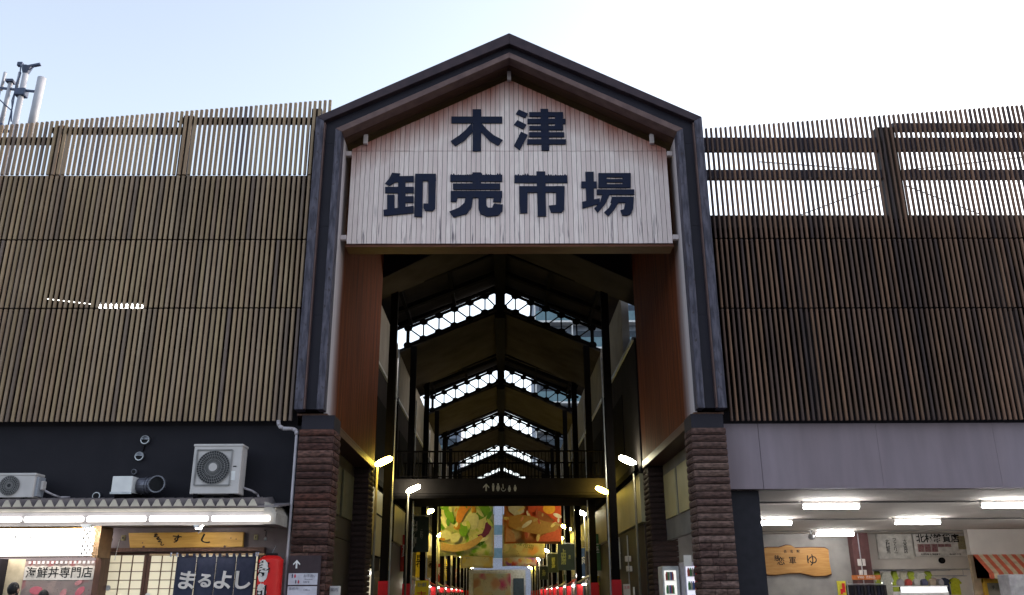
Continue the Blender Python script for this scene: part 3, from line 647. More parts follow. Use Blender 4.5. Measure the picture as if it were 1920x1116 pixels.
# vegetables drawn on the cloth
def ell(cx, cz, a, b, rot, y, n=20):
    return MB().prism([(cx+a*math.cos(t)*math.cos(rot)-b*math.sin(t)*math.sin(rot), cz+a*math.cos(t)*math.sin(rot)+b*math.sin(t)*math.cos(rot)) for t in [2*math.pi*i/n for i in range(n)]], y-.005, y)
def blob(pts, y): return MB().prism(pts, y-.005, y)
vy = 23.9
P_ = lambda n, c: mat('print_'+n, c, .8, tuple(v*.8 for v in c), 9)
blob([(-2.05, 5.6), (-1.75, 5.68), (-1.55, 5.45), (-1.72, 5.28), (-1.9, 5.05), (-2.05, 4.72), (-2.2, 4.62), (-2.3, 4.85), (-2.22, 5.25)], vy).build('print_figure', P_('carrot', (.62, .24, .07)), bv)
for i, (cx, cz, a, b, ro) in enumerate(((-1.55, 4.85, .3, .26, .4), (-2.75, 4.15, .26, .22, 0), (-2.3, 4.05, .24, .2, .3), (-1.45, 4.6, .24, .16, 1.2))): ell(cx, cz, a, b, ro, vy+.01*i).build('print_figure', P_('turnip', (.62, .62, .5)), bv)
for i, (cx, cz, a, b, ro) in enumerate(((-1.95, 4.4, .2, .32, .2), (-1.1, 5.1, .42, .2, .6), (-1.15, 5.5, .4, .22, -.5), (-2.75, 5.5, .3, .2, .5), (-2.6, 5.05, .18, .4, .5))): ell(cx, cz, a, b, ro, vy+.045+.006*i).build('print_figure', P_('leaf', (.16, .36, .05)), bv)
blob([(-.72, 4.7), (-.68, 4.45), (-.8, 4.2), (-1.02, 4.02), (-1.25, 4.05), (-1.32, 4.15), (-1.1, 4.22), (-1.0, 4.42), (-.95, 4.68), (-.82, 4.75)], vy-.01).build('print_figure', P_('aubergine', (.16, .03, .12)), bv)
blob([(-2.95, 3.85), (-2.4, 3.72), (-1.9, 3.78), (-1.5, 3.95), (-1.15, 4.15), (-1.05, 4.05), (-1.3, 3.75), (-1.75, 3.5), (-2.3, 3.42), (-2.95, 3.5)], vy-.012).build('print_figure', P_('basket', (.55, .36, .19)), bv)
bp_ = banner('picture_banner', -.1, 2.5, 3.77, 6.3, 24, pot, 'orange red hot pot picture banner hanging right of the passage centre')
blob([(.95, 5.75), (2.48, 5.75), (2.48, 4.9), (2.2, 4.75), (1.9, 5.0), (1.5, 5.2), (1.0, 5.1)], vy).build('print_figure', P_('lacquer', (.55, .07, .015)), bp_)
ell(1.95, 5.3, .28, .24, 0, vy-.012).build('print_figure', P_('yolk', (.72, .32, .02)), bp_)
blob([(.05, 5.7), (.8, 5.7), (.8, 5.15), (.45, 4.95), (.1, 5.2)], vy).build('print_figure', P_('tofu', (.55, .48, .32)), bp_)
blob([(.1, 4.95), (.6, 5.05), (1.2, 4.95), (1.7, 4.75), (2.4, 4.55), (2.2, 4.3), (1.5, 4.15), (.7, 4.3), (.1, 4.5)], vy-.008).build('print_figure', P_('stew', (.40, .2, .04)), bp_)
blob([(1.2, 3.85), (2.45, 3.85), (2.45, 4.4), (2.0, 4.3), (1.6, 4.1)], vy-.006).build('print_figure', P_('chilli', (.56, .1, .03)), bp_)
blob([(-.05, 3.85), (.4, 3.85), (.35, 4.2), (0, 4.5)], vy-.006).build('print_figure', P_('broth', (.5, .24, .1)), bp_)
rb = random.Random(5)
for bn, cols_, xa, xb, za in ((bv, [('sprout', (.5, .6, .2)), ('radish', (.75, .74, .62)), ('herb', (.1, .28, .05)), ('pepper', (.6, .3, .06)), ('stalk', (.62, .66, .4))], -2.9, -.7, 3.9), (bp_, [('prawn', (.65, .25, .1)), ('egg', (.7, .5, .15)), ('bean', (.45, .28, .08)), ('sauce', (.42, .08, .03)), ('onion', (.65, .55, .35))], 0, 2.4, 3.95)):
    for i in range(34):
        nm_, c_ = cols_[i % 5]; a_ = rb.uniform(.05, .15)
        ell(rb.uniform(xa, xb), rb.uniform(za, 5.65), a_*rb.uniform(1, 2.2), a_*.6, rb.uniform(0, 3.1), vy+.004-.0009*i if i % 3 else vy+.05-.0005*i, 12).build('print_figure', P_(nm_, c_), bn)
banner('picture_banner', -2.9, -.66, 3.6, 5.9, 34, fish, 'grey and yellow fish banner behind the vegetable banner')
bm_ = banner('picture_banner', -.18, 2.2, 3.55, 5.9, 34, shop_pr, 'beige street scene banner behind the hot pot banner')
text('木津市場', .32, mat('print_green', (.12, .16, .08), .8), bm_, (.95, 33.88, 4.25), tilt=-.35)
banner('picture_banner', -3.1, -.85, 3.35, 5.6, 46, fish, 'yellow fish banner, farthest on the left of the passage')
banner('picture_banner', -.2, 2.2, 3.45, 5.6, 46, fruit, 'red and purple fruit banner, farthest on the right of the passage')

# ---- projecting shop signs in the passage
green_sign = mat('green_sign', (.045, .065, .05), .5, (.035, .05, .04), 3)
sign_ink = mat('sign_lettering', (.5, .5, .4), .7); sign_ylw = mat('sign_lettering_yellow', (.5, .52, .16), .7)
def hang_sign(x0, x1, z0, z1, y, body, size, m, label, body2=None):
    t = thing('hanging_sign', ((x0+x1)/2, y, z0), label, 'sign', 'projecting shop signs in the passage')
    B(x0, x1, y-.05, y+.05, z0, z1).build('panel', green_sign, t, bevel=.01)
    for x in (x0+.1, x1-.1): MB().tube((x, y, z1), (x, y, z1+.7), .014, 6).build('hanger', steel, t)
    B(x0-.1, x1+.1, y-.02, y+.02, z1+.02, z1+.06).build('top_bar', steel, t)
    xm = (x0+x1)/2
    text('\n'.join(body), size, m, t, (xm-(size*.5 if body2 else 0), y-.055, (z0+z1)/2), lsp=.62, offset=.006)
    if body2: text('\n'.join(body2), size*.5, m, t, (xm+size*.62, y-.055, (z0+z1)/2), lsp=.62)
hang_sign(-4.1, -3.18, 3.25, 4.65, 20, '山城屋(有)', .27, sign_ink, 'dark green hanging shop sign with white characters on the left', 'こだわり')
hang_sign(2.42, 3.22, 2.67, 3.84, 26, '上田商店', .25, sign_ylw, 'dark green hanging shop sign with yellow characters on the right', '食品')
hang_sign(2.25, 2.83, 2.7, 3.66, 32, '福井水産', .2, sign_ylw, 'small dark green hanging sign farther down on the right')
hang_sign(2.2, 2.75, 2.5, 3.3, 42, '丸魚', .26, sign_ylw, 'smallest green hanging sign deep on the right of the passage')

# ---- flags, posters and boxes along the passage
def flag(x0, x1, z0, z1, y, lean, label):
    t = thing('nobori_flag', ((x0+x1)/2, y, 0), label, 'flag', 'yellow shop flags')
    MB().tube((x1, y, 0), (x1+lean, y, z1+.08), .014, 6).build('pole', white_paint, t)
    MB().prism([(x0, z0), (x1, z0), (x1+lean*.8, z1), (x0+lean*.8, z1)], y-.006, y+.006).build('cloth', yellow_m, t)
    text('市', (x1-x0)*.7, mat('flag_red', (.5, .04, .02), .7), t, ((x0+x1)/2+lean*.5, y-.012, z1-.55), offset=.004)
    text('新鮮', (x1-x0)*.35, mat('flag_blue', (.08, .12, .2), .7), t, ((x0+x1)/2+lean*.7, y-.012, z1-.16))
flag(-3.38, -2.88, .6, 2.1, 16.5, .05, 'yellow cloth shop flag standing on the left of the passage')
flag(3.4, 4.0, .6, 2.28, 19.5, -.16, 'yellow leaning shop flag standing on the right of the passage')
for x, z, i in ((3.45, 2.58, 0), (3.47, 2.3, 1)):
    t = thing('junction_box', (x+.05, 10.2, z), f'{"upper" if i == 0 else "lower"} pale meter box on the right passage column', 'meter box', 'pale meter boxes')
    B(x, x+.17, 10.1, 10.25, z-.08, z+.08).build('casing', ac_white, t, bevel=.01); B(x+.08, x+.09, 10.09, 10.1, z-.07, z+.07).build('door_gap', dark_steel, t)
tag(MB().tube((3.545, 10.2, 0), (3.545, 10.2, 3.25), .02, 6).build('conduit_pipe', steel), 'thin steel conduit running through the pale meter boxes', 'pipe')
for i, (x0, x1, z0, z1, lb) in enumerate(((3.32, 3.52, 1.2, 1.87, 'white notice with red marks on the right passage wall'), (3.6, 3.84, 1.1, 1.79, 'plain white notice beside the meter boxes'))):
    t = thing('notice', (x0, 9.9, z0), lb, 'notice'); B(x0, x1, 9.88, 9.9, z0, z1).build('sheet', paper, t)
    if i == 0: text('注意', .09, red_m, t, ((x0+x1)/2, 9.875, z1-.1))
t = thing('wall_sign', (-3.9+XC, 11.4, 2.7), 'narrow framed shop sign on the left passage wall', 'sign')
B(-4.1, -4.05, 10.5, 12.2, 2.75, 3.95).build('panel', cream, t); B(-4.06, -4.03, 10.42, 12.28, 2.7, 2.75).build('frame', dark_steel, t); B(-4.06, -4.03, 10.42, 12.28, 3.95, 4.0).build('frame', dark_steel, t)
t = thing('lit_shop_window', (-4.1, 9.6, 1), 'bright cream shop window low on the left passage wall', 'window')
B(-4.13, -4.06, 8.7, 10.4, .3, 2.35).build('pane', emit('shop_window_glow', (1, .9, .66), .15), t)
B(-4.1, -4.04, 8.9, 10.2, 2.18, 2.26).build('lamp_tube', canopy_glow, t)
for y in (8.66, 10.44): B(-4.14, -4.02, y-.04, y+.04, .2, 2.42).build('frame', dark_steel, t)
t = thing('tube_light', (3.6, 26, 2.4), 'short white tube light above a grey stall on the right', 'light')
MB().tube((3.3, 26, 2.38), (3.68, 26, 2.47), .05, 8).build('tube', tube_white, t); B(3.25, 3.72, 26.05, 26.1, 2.35, 2.5).build('housing', ac_white, t)
t = thing('grey_stall', (3.4, 26.6, 0), 'grey metal stall cabinet under the short tube light', 'cabinet')
B(3.2, 3.64, 26.2, 27.4, 0, 2.2).build('body', mat('stall_grey', (.3, .34, .36), .6), t, bevel=.02)
t = thing('information_board', (-2.8, 30, 0), 'low board lettered information at the foot of the left lamps', 'sign')
B(-3.5, -2.1, 30, 30.06, 1.3, 1.72).build('panel', ink, t); text('INFORMATION', .19, white_paint, t, (-2.8, 29.99, 1.63)); 
for x in (-3.4, -2.2): B(x-.02, x+.02, 30, 30.05, 0, 1.3).build('leg', steel, t)
# grey delivery truck box with a printed rear panel at the far end
kp = print_mat('poster_print', [(.62, .5, .3), (.5, .56, .55), (.6, .08, .25), (.65, .6, .45), (.55, .3, .2)], 1.1, 4, (.6, .56, .45), 1.0)
t = thing('grey_kiosk', (-.6, 62, 0), 'grey box kiosk with rounded picture panel in the middle of the passage', 'kiosk')
B(-3.05, 1.75, 60.2, 64, .3, 3.6).build('body', mat('kiosk_grey', (.55, .56, .66), .6), t, bevel=.05)
B(-2.65, .5, 60.1, 60.18, .6, 3.3).build('picture_panel', kp, t, bevel=.035)
B(.7, 1.6, 60.12, 60.19, .6, 2.9).build('blue_panel', mat('kiosk_blue', (.05, .08, .14), .5), t)
for x in (-2.6, 1.3): B(x-.3, x+.3, 60.6, 63.6, 0, .3).build('base', dark_steel, t)

# ---- far buildings
bal_blue = mat('balcony_glass', (.16, .26, .30), .3, (.12, .2, .24), 2)
apt_m = mat('apartment_wall', (.26, .29, .36), .7, (.22, .25, .31), .3)
win_m = mat('window_dark', (.05, .07, .10), .2)
def apartment(x0, x1, y0, y1, H, fl, label, m, balc=True):
    t = thing('apartment_block', ((x0+x1)/2, (y0+y1)/2, 0), label, 'building')
    B(x0, x1, y0, y1, 0, H).build('wall', m, t)
    n = int(H/fl); nb_ = max(2, int((x1-x0)/3.2)); bw_ = (x1-x0)/nb_
    for k in range(2, n):
        z = k*fl
        if balc: B(x0-.1, x1+.1, y0-1.3, y0, z-.2, z).build('balcony_slab', white_paint, t)
        for i in range(nb_):
            xa = x0+i*bw_
            if balc: B(xa+.1, xa+bw_-.1, y0-1.28, y0-1.22, z, z+1.05).build('balcony_panel', bal_blue, t)
            w_ = B(xa+.5, xa+bw_-.5, y0-.05, y0+.02, z+.1, z+(2.1 if balc else 1.5)).build('window', win_m if balc else bal_blue, t)
            if not balc: B(xa+.45, xa+bw_-.45, y0-.12, y0, z+.02, z+.1).build('sill', white_paint, w_)
            if balc: B(xa-.06, xa+.06, y0-1.2, y0, z, z+fl-.2).build('partition', white_paint, t)
    B(x0-.2, x1+.2, y0-.2, y1+.2, H, H+.6).build('parapet', m, t)
    return t
apartment(3.3, 19, 72, 86, 33, 2.9, 'tall blue grey apartment block with glass balconies behind the roof trusses', apt_m)
apartment(-17, -5.2, 88, 98, 22.6, 2.9, 'grey apartment block seen through the left roof trusses', apt_m)
apartment(-9, 8, 112, 124, 15.2, 3.2, 'pale blue building closing the far end of the passage', mat('far_wall', (.55, .58, .68), .7), balc=False)

# ---- more stalls, lit panels and boards along both sides of the passage
board_cols = [('cream', (.55, .48, .3)), ('white', (.6, .58, .54)), ('red', (.5, .05, .04)), ('green', (.08, .2, .1)), ('yellow', (.6, .45, .05)), ('blue', (.08, .14, .3))]
words_ = ['鮮魚', '青果', '昆布', '漬物', '精肉', '玉子', '茶', '乾物']
for s in (-1, 1):
    for k in range(8):
        y = 12.6+k*6.15; x = XC+s*3.72; nm, c = board_cols[(k*2+(s > 0)) % 6]; side = 'left' if s < 0 else 'right'
        t = thing('shop_board', (x, y, 2.3), f'{nm} upright shop board projecting from the {side} passage wall, {nth[k]} inward', 'sign', 'upright shop boards in the passage')
        w_ = .16+.05*(k % 3); h_ = 1.0+.25*((k*3) % 4)/2; z0 = 2.35+.12*(k % 2)
        B(x-w_, x+w_, y-.04, y+.04, z0, z0+h_).build('panel', mat('board_'+nm, c, .6), t, bevel=.01)
        text('\n'.join(words_[(k+4*(s > 0)) % 8]), w_*1.4, ink if nm in ('cream', 'white', 'yellow') else white_paint, t, (x, y-.046, z0+h_*.55), lsp=.66, offset=.004)
        B(x+s*w_, x+s*(w_+.1), y-.015, y+.015, z0+h_*.5-.02, z0+h_*.5+.02).build('arm', steel, t)
        if k >= 1:
            t = thing('stall', (x-s*.15, y+2.4, 0), f'lit market stall counter on the {side} of the passage, {nth[k]} inward', 'stall', 'stalls along the passage')
            B(x-s*.42, x, y+1.2, y+3.4, 0, 1.05).build('counter', mat('stall_wood', (.2, .14, .09), .6), t)
            MB().beam((x-s*.55, y+2.3, 2.05), (x, y+2.3, 2.35), 2.4, .04, (0, 0, 1)).build('awning', mat('stall_awning%d' % (k % 2), ((.5, .06, .05), (.5, .45, .35))[k % 2], .8), t)
            MB().tube((x-s*.3, y+1.4, 1.98), (x-s*.3, y+3.2, 1.98), .03, 8).build('tube_lamp', emit('stall_glow', (1, .93, .78), 10), t)
            for q in range(4): B(x-s*.38, x-s*.06, y+1.3+q*.5, y+1.7+q*.5, 1.05, 1.25+.08*(q % 2)).build('produce_tray', mat('tray%d' % (q % 3), ((.45, .3, .12), (.5, .48, .45), (.2, .35, .12))[q % 3], .7), t)
            for yy in (y+1.25, y+3.35): B(x-s*.44, x-s*.40, yy-.02, yy+.02, 0, 2.1).build('post', steel, t)

# ================================================================ LEFT SUSHI SHOP
can = thing('shop_canopy', (-7, 0, 2.8), 'corrugated metal canopy over the sushi shop on the left', 'canopy')
can_m = mat('canopy_sheet', (.20, .175, .18), .6, (.15, .13, .135), 4); tooth_m = mat('canopy_cream', (.50, .45, .38), .6, (.42, .38, .32), 6)
CX0, CX1 = -11.4, -4.22
MB().add([(CX0, -.66, 3.13), (CX1+.05, -.66, 3.13), (CX1+.05, .62, 3.3), (CX0, .62, 3.3), (CX0, -.66, 3.10), (CX1+.05, -.66, 3.10), (CX1+.05, .62, 3.27), (CX0, .62, 3.27)],
         [(0,1,2,3), (7,6,5,4), (0,4,5,1), (1,5,6,2), (3,0,4,7)]).build('roof_sheet', can_m, can)
rm = MB().add([(-.075, -.68, .0), (.075, -.68, .0), (.014, -.68, .115), (-.014, -.68, .115), (-.075, .6, .0), (.075, .6, .0), (.014, .6, .115), (-.014, .6, .115)],
              [(3,2,1,0), (4,5,6,7), (1,2,6,5), (2,3,7,6), (3,0,4,7)]).mesh('roof_ridge'); rm.materials.append(can_m)
ec = MB().prism([(-.082, 0), (.082, 0), (.018, .118), (-.018, .118)], -.70, -.682).mesh('ridge_end'); ec.materials.append(tooth_m)
k = 0; x = -4.62
while x > CX0:
    rr = math.atan2(.17, 1.28)
    inst('roof_ridge', rm, can, (x, 0, 3.22), rot=(rr, 0, 0)); inst('ridge_end', ec, can, (x, 0.0, 3.215), rot=(rr, 0, 0))
    x -= .1895
B(CX0, CX1, -.64, -.56, 3.035, 3.095).build('gutter_edge', tooth_m, can, bevel=.01)
B(CX0, CX1, -.62, -.50, 2.80, 3.03).build('fascia', mat('fascia_grey', (.40, .36, .35), .6, (.34, .31, .3), 4), can)
B(CX0, CX1-.02, -.5, .58, 2.84, 2.87).build('soffit', can_m, can)
MB().prism([(CX1-.2, 2.81), (CX1+.02, 2.81), (CX1+.02, 3.0), (CX1-.1, 3.17), (CX1-.2, 3.2)], -.655, .6).build('end_cap', mat('end_cap_grey', (.34, .31, .28), .6), can)
for k in range(6):
    x1 = -4.30-k*1.097; x0 = x1-1.0
    t = thing('fluorescent_tube', ((x0+x1)/2, -.7, 2.87), f'glowing white tube light on the canopy fascia, {["first","second","third","fourth","fifth","sixth"][k]} from the brick pillar', 'light', 'canopy tube lights')
    MB().tube((x0, -.71, 2.905), (x1, -.71, 2.905), .05, 12).build('tube', canopy_glow, t, smooth=True)
    B(x0-.01, x1+.01, -.66, -.622, 2.87, 2.94).build('housing', white_paint, t)

def ac_unit(x0, x1, y0, y1, z0, z1, fx, fz, fr, label, square):
    t = thing('air_conditioner', ((x0+x1)/2, (y0+y1)/2, z0), label, 'air conditioner', 'outdoor air conditioning units')
    B(x0, x1, y0, y1, z0, z1).build('casing', ac_white, t, bevel=.012)
    B(x0-.012, x1+.012, y0-.012, y1+.01, z1-.035, z1+.012).build('lid', ac_white, t, bevel=.008)
    MB().tube((fx, y0-.004, fz), (fx, y0-.02, fz), fr, 28).build('fan_recess', mat('fan_dark', (.03, .03, .035), .6), t)
    gr = MB(); gm = mat('fan_grille', (.26, .25, .25), .5)
    for r in [fr*q for q in ((.3, .5, .7, .86, 1.0) if square else (.35, .55, .75, .9, 1.0))]:
        for i in range(24):
            a, b = 2*math.pi*i/24, 2*math.pi*(i+1)/24
            gr.beam((fx+r*math.cos(a), y0-.028, fz+r*math.sin(a)), (fx+r*math.cos(b), y0-.028, fz+r*math.sin(b)), .006, .006, (0, 1, 0))
    n = 40 if square else 24
    for i in range(n):
        a = 2*math.pi*i/n; gr.beam((fx+fr*.2*math.cos(a), y0-.029, fz+fr*.2*math.sin(a)), (fx+fr*math.cos(a+.35), y0-.029, fz+fr*math.sin(a+.35)), .006, .006, (0, 1, 0))
    grl = gr.build('fan_grille', gm, t)
    if square:
        MB().tube((fx, y0-.032, fz), (fx, y0-.045, fz), fr*.25, 18).build('grille_hub', ac_white, grl)
        q = fr*1.06; fm = MB()
        for a, b in (((-q, -q), (q, -q)), ((q, -q), (q, q)), ((q, q), (-q, q)), ((-q, q), (-q, -q))):
            fm.beam((fx+a[0], y0-.012, fz+a[1]), (fx+b[0], y0-.012, fz+b[1]), .024, .02, (0, 1, 0))
        fm.build('grille_frame', gm, grl)
        B(x1-.2, x1-.09, y0-.004, y0, z0+.25, z0+.42).build('label_plate', white_paint, t)
        B(x1-.14, x1-.08, y0-.005, y0, z0+.5, z0+.52).build('badge', dark_steel, t)
    else:
        B(x1, x1+.05, y0+.05, y1-.03, z0+.03, z1-.05).build('side_grille', mat('side_grille_grey', (.35, .36, .4), .4, (.25, .26, .3), 20, (1, 1, 6)), t)
        B(x1+.05, x1+.1, y0+.12, y1-.06, z0+.15, z0+.32).build('valve_cover', ac_white, t, bevel=.01)
    for x in (x0+.12, x1-.12): B(x-.04, x+.04, y0-.02, y1+.02, z0-.09, z0).build('foot', dark_steel, t)
ac_unit(-6.02, -5.11, .02, .38, 3.41, 4.33, -5.62, 3.90, .31, 'tall square air conditioner unit with hub grille on the canopy near the pillar', True)
ac_unit(-9.66, -8.93, .02, .34, 3.36, 3.80, -9.38, 3.58, .18, 'small air conditioner unit with dark fan at the left end of the canopy', False)
ac_unit(-10.9, -9.85, .02, .34, 3.36, 3.78, -10.5, 3.58, .18, 'air conditioner unit cut by the left edge of the picture', False)
t = thing('exhaust_hood', (-7.3, .3, 3.4), 'white box hood joined to a dark round duct on the navy wall', 'exhaust hood')
B(-7.5, -7.12, .05, .55, 3.44, 3.75).build('box', white_paint, t, bevel=.01); B(-7.51, -7.11, .04, .06, 3.42, 3.46).build('drip_edge', steel, t)
B(-7.45, -7.1, .12, .5, 3.34, 3.44).build('base', dark_steel, t)
duct_m = mat('duct_grey', (.16, .16, .19), .35, (.09, .09, .11), 8, metal=.5)
d = MB(); pts = [(-7.1, .34, 3.6), (-6.95, .33, 3.6), (-6.8, .30, 3.6), (-6.7, .2, 3.6), (-6.66, .06, 3.6)]
for a, b in zip(pts, pts[1:]): d.tube(a, b, .15, 18, caps=False)
for p, q in (((-6.98, .33, 3.6), (-6.95, .33, 3.6)), ((-6.88, .32, 3.6), (-6.85, .31, 3.6))): d.tube(p, q, .165, 18)
du = d.build('duct', duct_m, t, smooth=False)
MB().tube((-6.657, .05, 3.6), (-6.66, .06, 3.6), .135, 18).build('duct_mouth', ink, du)
rg = MB()
for i in range(18):
    a, b = 2*math.pi*i/18, 2*math.pi*(i+1)/18; rg.beam((-6.657+.15*math.cos(a), .045, 3.6+.15*math.sin(a)), (-6.657+.15*math.cos(b), .045, 3.6+.15*math.sin(b)), .022, .03, (0, 1, 0))
rg.build('duct_rim', duct_m, du)
for i, (x, z, r, lb) in enumerate(((-7.2, 4.52, .085, 'upper round steel vent cap on the navy wall'), (-7.27, 4.2, .085, 'middle round steel vent cap on the navy wall'), (-7.33, 3.9, .05, 'small dim vent cap above the white exhaust hood'), (-7.99, 3.44, .075, 'round pipe vent standing by the canopy between the units'))):
    t = thing('vent_cap', (x, .55, z), lb, 'vent', 'round wall vents')
    MB().tube((x, .61, z), (x, .55, z), r, 16).build('collar', duct_m if i == 2 else steel, t)
    MB().tube((x, .548, z), (x, .545, z), r*.78, 16).build('opening', ink, t)
    if i < 2:
        hd = MB()
        for q in range(6):
            a, b = math.pi*q/6, math.pi*(q+1)/6
            hd.add([(x, .5, z), (x+r*.95*math.cos(a), .548, z+r*.95*math.sin(a)), (x+r*.95*math.cos(b), .548, z+r*.95*math.sin(b))], [(0, 1, 2), (0, 2, 1)])
        hd.build('hood', steel, t)
# drain pipe
t = thing('drain_pipe', (-4.15, .1, 0), 'pale rain pipe running down between the sushi shop and the brick pillar', 'pipe')
pm = mat('pipe_pale', (.42, .38, .41), .5, (.34, .31, .33), 5)
MB().tube((-4.15, .22, 0), (-4.15, .22, 4.6), .027, 12).build('downpipe', pm, t, smooth=True)
bp2 = MB(); 
for a, b in zip([(-4.15, .1, 4.55), (-4.16, .1, 4.62), (-4.22, .1, 4.66), (-4.42, .1, 4.67), (-4.5, .1, 4.72), (-4.52, .1, 4.80)], [(-4.16, .1, 4.62), (-4.22, .1, 4.66), (-4.42, .1, 4.67), (-4.5, .1, 4.72), (-4.52, .1, 4.80), (-4.52, .1, 4.83)]): bp2.tube((a[0], .22, a[2]), (b[0], .22, b[2]), .038, 12)
bp2.build('elbow', pm, t, smooth=True)

# lit shop sign
t = thing('light_box_sign', (-8.8, .1, 2.3), 'glaring white backlit shop sign under the canopy at the far left', 'sign')
lb_m = emit('light_box_glow', (1, .97, .92), 1.7)
B(-11.2, -7.60, -.08, .3, 2.31, 2.79).build('lit_face', lb_m, t)
for z in (2.285, 2.79): B(-11.2, -7.5, -.11, -.06 if z < 2.5 else .3, z, z+.025).build('frame', wood_br if z < 2.5 else wood_y, t)
B(-7.60, -7.50, -.12, .4, 2.28, 2.83).build('end_board', mat('pale_board', (.36, .22, .12), .6), t)
faint = mat('faint_ink', (.8, .78, .76), .8)
for x, ch in ((-9.75, '丼'), (-9.05, '専'), (-8.68, '門'), (-8.2, '店')): text(ch, .26, faint, t, (x, -.084, 2.55))
ck = MB()
for i in range(5):
    for j in range(7):
        if (i+j) % 2 == 0: ck.box(-7.83+i*.045, -7.83+i*.045+.045, -.087, -.082, 2.32+j*.067, 2.32+j*.067+.06)
ck.build('checker_border', mat('checker_grey', (.34, .33, .33), .8), t)

# menu banner below the light box
food = print_mat('sashimi_print', [(.42, .33, .31), (.5, .2, .2), (.55, .42, .38), (.3, .24, .23), (.5, .36, .34)], 5.5, 2.4, (.45, .36, .33), .4)
t = thing('menu_banner', (-8.3, .3, 1), 'seafood bowl menu banner with brush lettering below the light box', 'banner')
B(-8.98, -7.66, .28, .31, .8, 2.27).build('sheet', food, t)
sc_ = MB(); xs = [-8.97+i*.0545 for i in range(25)]
poly = [(-8.97, 1.9), (-7.70, 1.9)]+[(x, 2.13+.022*abs(math.sin(i*math.pi/4))) for i, x in reversed(list(enumerate(xs)))]
MB().prism([(p[0], p[1]) for p in poly], .272, .279).build('lettering_patch', mat('patch_cream', (.62, .56, .50), .8), t)
text('海鮮丼専門店', .205, ink, t, (-8.33, .27, 2.02), offset=.001)
kb = MB(); 
for i in range(15): kb.box(-8.92+i*.083, -8.92+i*.083+.045, .27, .279, 2.185, 2.235)
kb.build('ticket_row', mat('ticket_white', (.65, .6, .6), .7), t)
B(-8.98, -7.66, .274, .279, 2.24, 2.27).build('top_band', mauve_wall, t)
for i, (x, z, a) in enumerate(((-8.7, 1.72, .12), (-7.95, 1.85, .07), (-7.9, 1.7, .1), (-8.2, 1.66, .09))): ell(x, z, a, a*.6, .4*i, .274).build('print_figure', P_('tuna%d' % (i % 2), ((.55, .14, .17), (.5, .22, .22))[i % 2]), t)
B(-9.55, -9.42, .2, .5, 0, 2.28).build('post', navy_wall, wl)
B(-9.42, -9.0, .5, .56, 0, 2.28).build('cream_panel', mat('lit_cream', (.62, .52, .36), .7), wl)
B(-11.3, -9.56, .45, .56, .0, 2.28).build('cream_panel', mat('lit_white', (.6, .56, .46), .7), wl)
B(-7.66, -7.55, .2, .55, 0, 2.28).build('post', wood_br, wl)

# shop sign board of wood
t = thing('wooden_sign', (-6.1, .5, 2.47), 'long yellow wooden sushi sign over the shop door', 'sign')
MB().prism([(-7.24, 2.745), (-5.07, 2.75), (-5.06, 2.475), (-7.18, 2.47)], .47, .53).build('plank', wood_y, t, bevel=.008)
for i, (ch, x, z, s) in enumerate((('ま', -6.72, 2.69, .075), ('る', -6.67, 2.64, .07), ('よ', -6.63, 2.595, .07), ('し', -6.58, 2.54, .08), ('す', -6.32, 2.62, .17), ('し', -5.78, 2.62, .17))):
    text(ch, s, ink, t, (x, .466, z), offset=.004, sx=1.6 if i == 5 else 1.15, tilt=-.35 if i == 5 else -.12)
for x in (-6.92, -5.4): MB().tube((x, .47, 2.485), (x, .455, 2.485), .022, 10).build('peg', wood_br, t)
for x, z in ((-6.95, 2.56), (-5.3, 2.64), (-5.2, 2.62)): MB().tube((x, .47, z), (x, .465, z), .012, 8).build('knot', wood_br, t)
# small fittings either side of the sign
for i, (x, z, lb) in enumerate(((-7.37, 2.66, 'pale wall socket to the left of the wooden sign'), (-4.86, 2.66, 'pale wall socket to the right of the wooden sign'))):
    t = thing('wall_socket', (x, .57, z), lb, 'socket', 'wall sockets')
    B(x-.035, x+.035, .56, .6, z-.05, z+.05).build('plate', cream, t, bevel=.008); B(x-.01, x+.01, .552, .56, z-.02, z+.02).build('outlet', ink, t)
for i, (x, z, lb) in enumerate(((-7.55, 2.62, 'small spot bulb hanging left of the wooden sign'), (-4.66, 2.62, 'small spot bulb hanging right of the wooden sign'))):
    t = thing('spot_bulb', (x, .45, z), lb, 'bulb', 'spot bulbs')
    MB().path([(x-.05, .58, z+.17), (x+.01, .5, z+.14), (x+.015, .45, z+.03)], .008, 6).build('cable', dark_steel, t)
    MB().lathe((x+.015, .45, z-.02), [(.008, .06), (.022, .045), (.03, .015), (.02, -.01), (.005, -.02)], 10).build('bulb', steel, t, smooth=True)
for i, (x, lb) in enumerate(((-7.55, 'white floodlight fixed under the canopy by the light box'), (-5.6, 'grey bracket lamp fixed under the canopy over the wooden sign'))):
    t = thing('flood_lamp', (x, -.55, 2.78), lb, 'lamp', 'canopy bracket lamps')
    MB().prism([(x-.1, 2.82), (x+.1, 2.82), (x+.05, 2.76), (x-.05, 2.76)] if i == 0 else [(x-.05, 2.8), (x+.05, 2.8), (x+.03, 2.75), (x-.03, 2.75)], -.64, -.5).build('body', white_paint if i == 0 else steel, t)
    lit = emit('flood_glow', (1, .95, .86), 75)
    MB().add([(x-.05, -.5, 2.74), (x+.05, -.5, 2.74), (x+.05, -.44, 2.80), (x-.05, -.44, 2.80)], [(0,1,2,3), (3,2,1,0)]).build('lamp_glass', lit, t)
    MB().path([(x+.03, -.56, 2.77), (x+.07, -.56, 2.70), (x+.02, -.56, 2.66)], .01, 6).build('bracket', steel, t)
t = thing('cord_switch', (-7.33, .4, 2.3), 'thin pull cord hanging in front of the lattice door', 'cord')
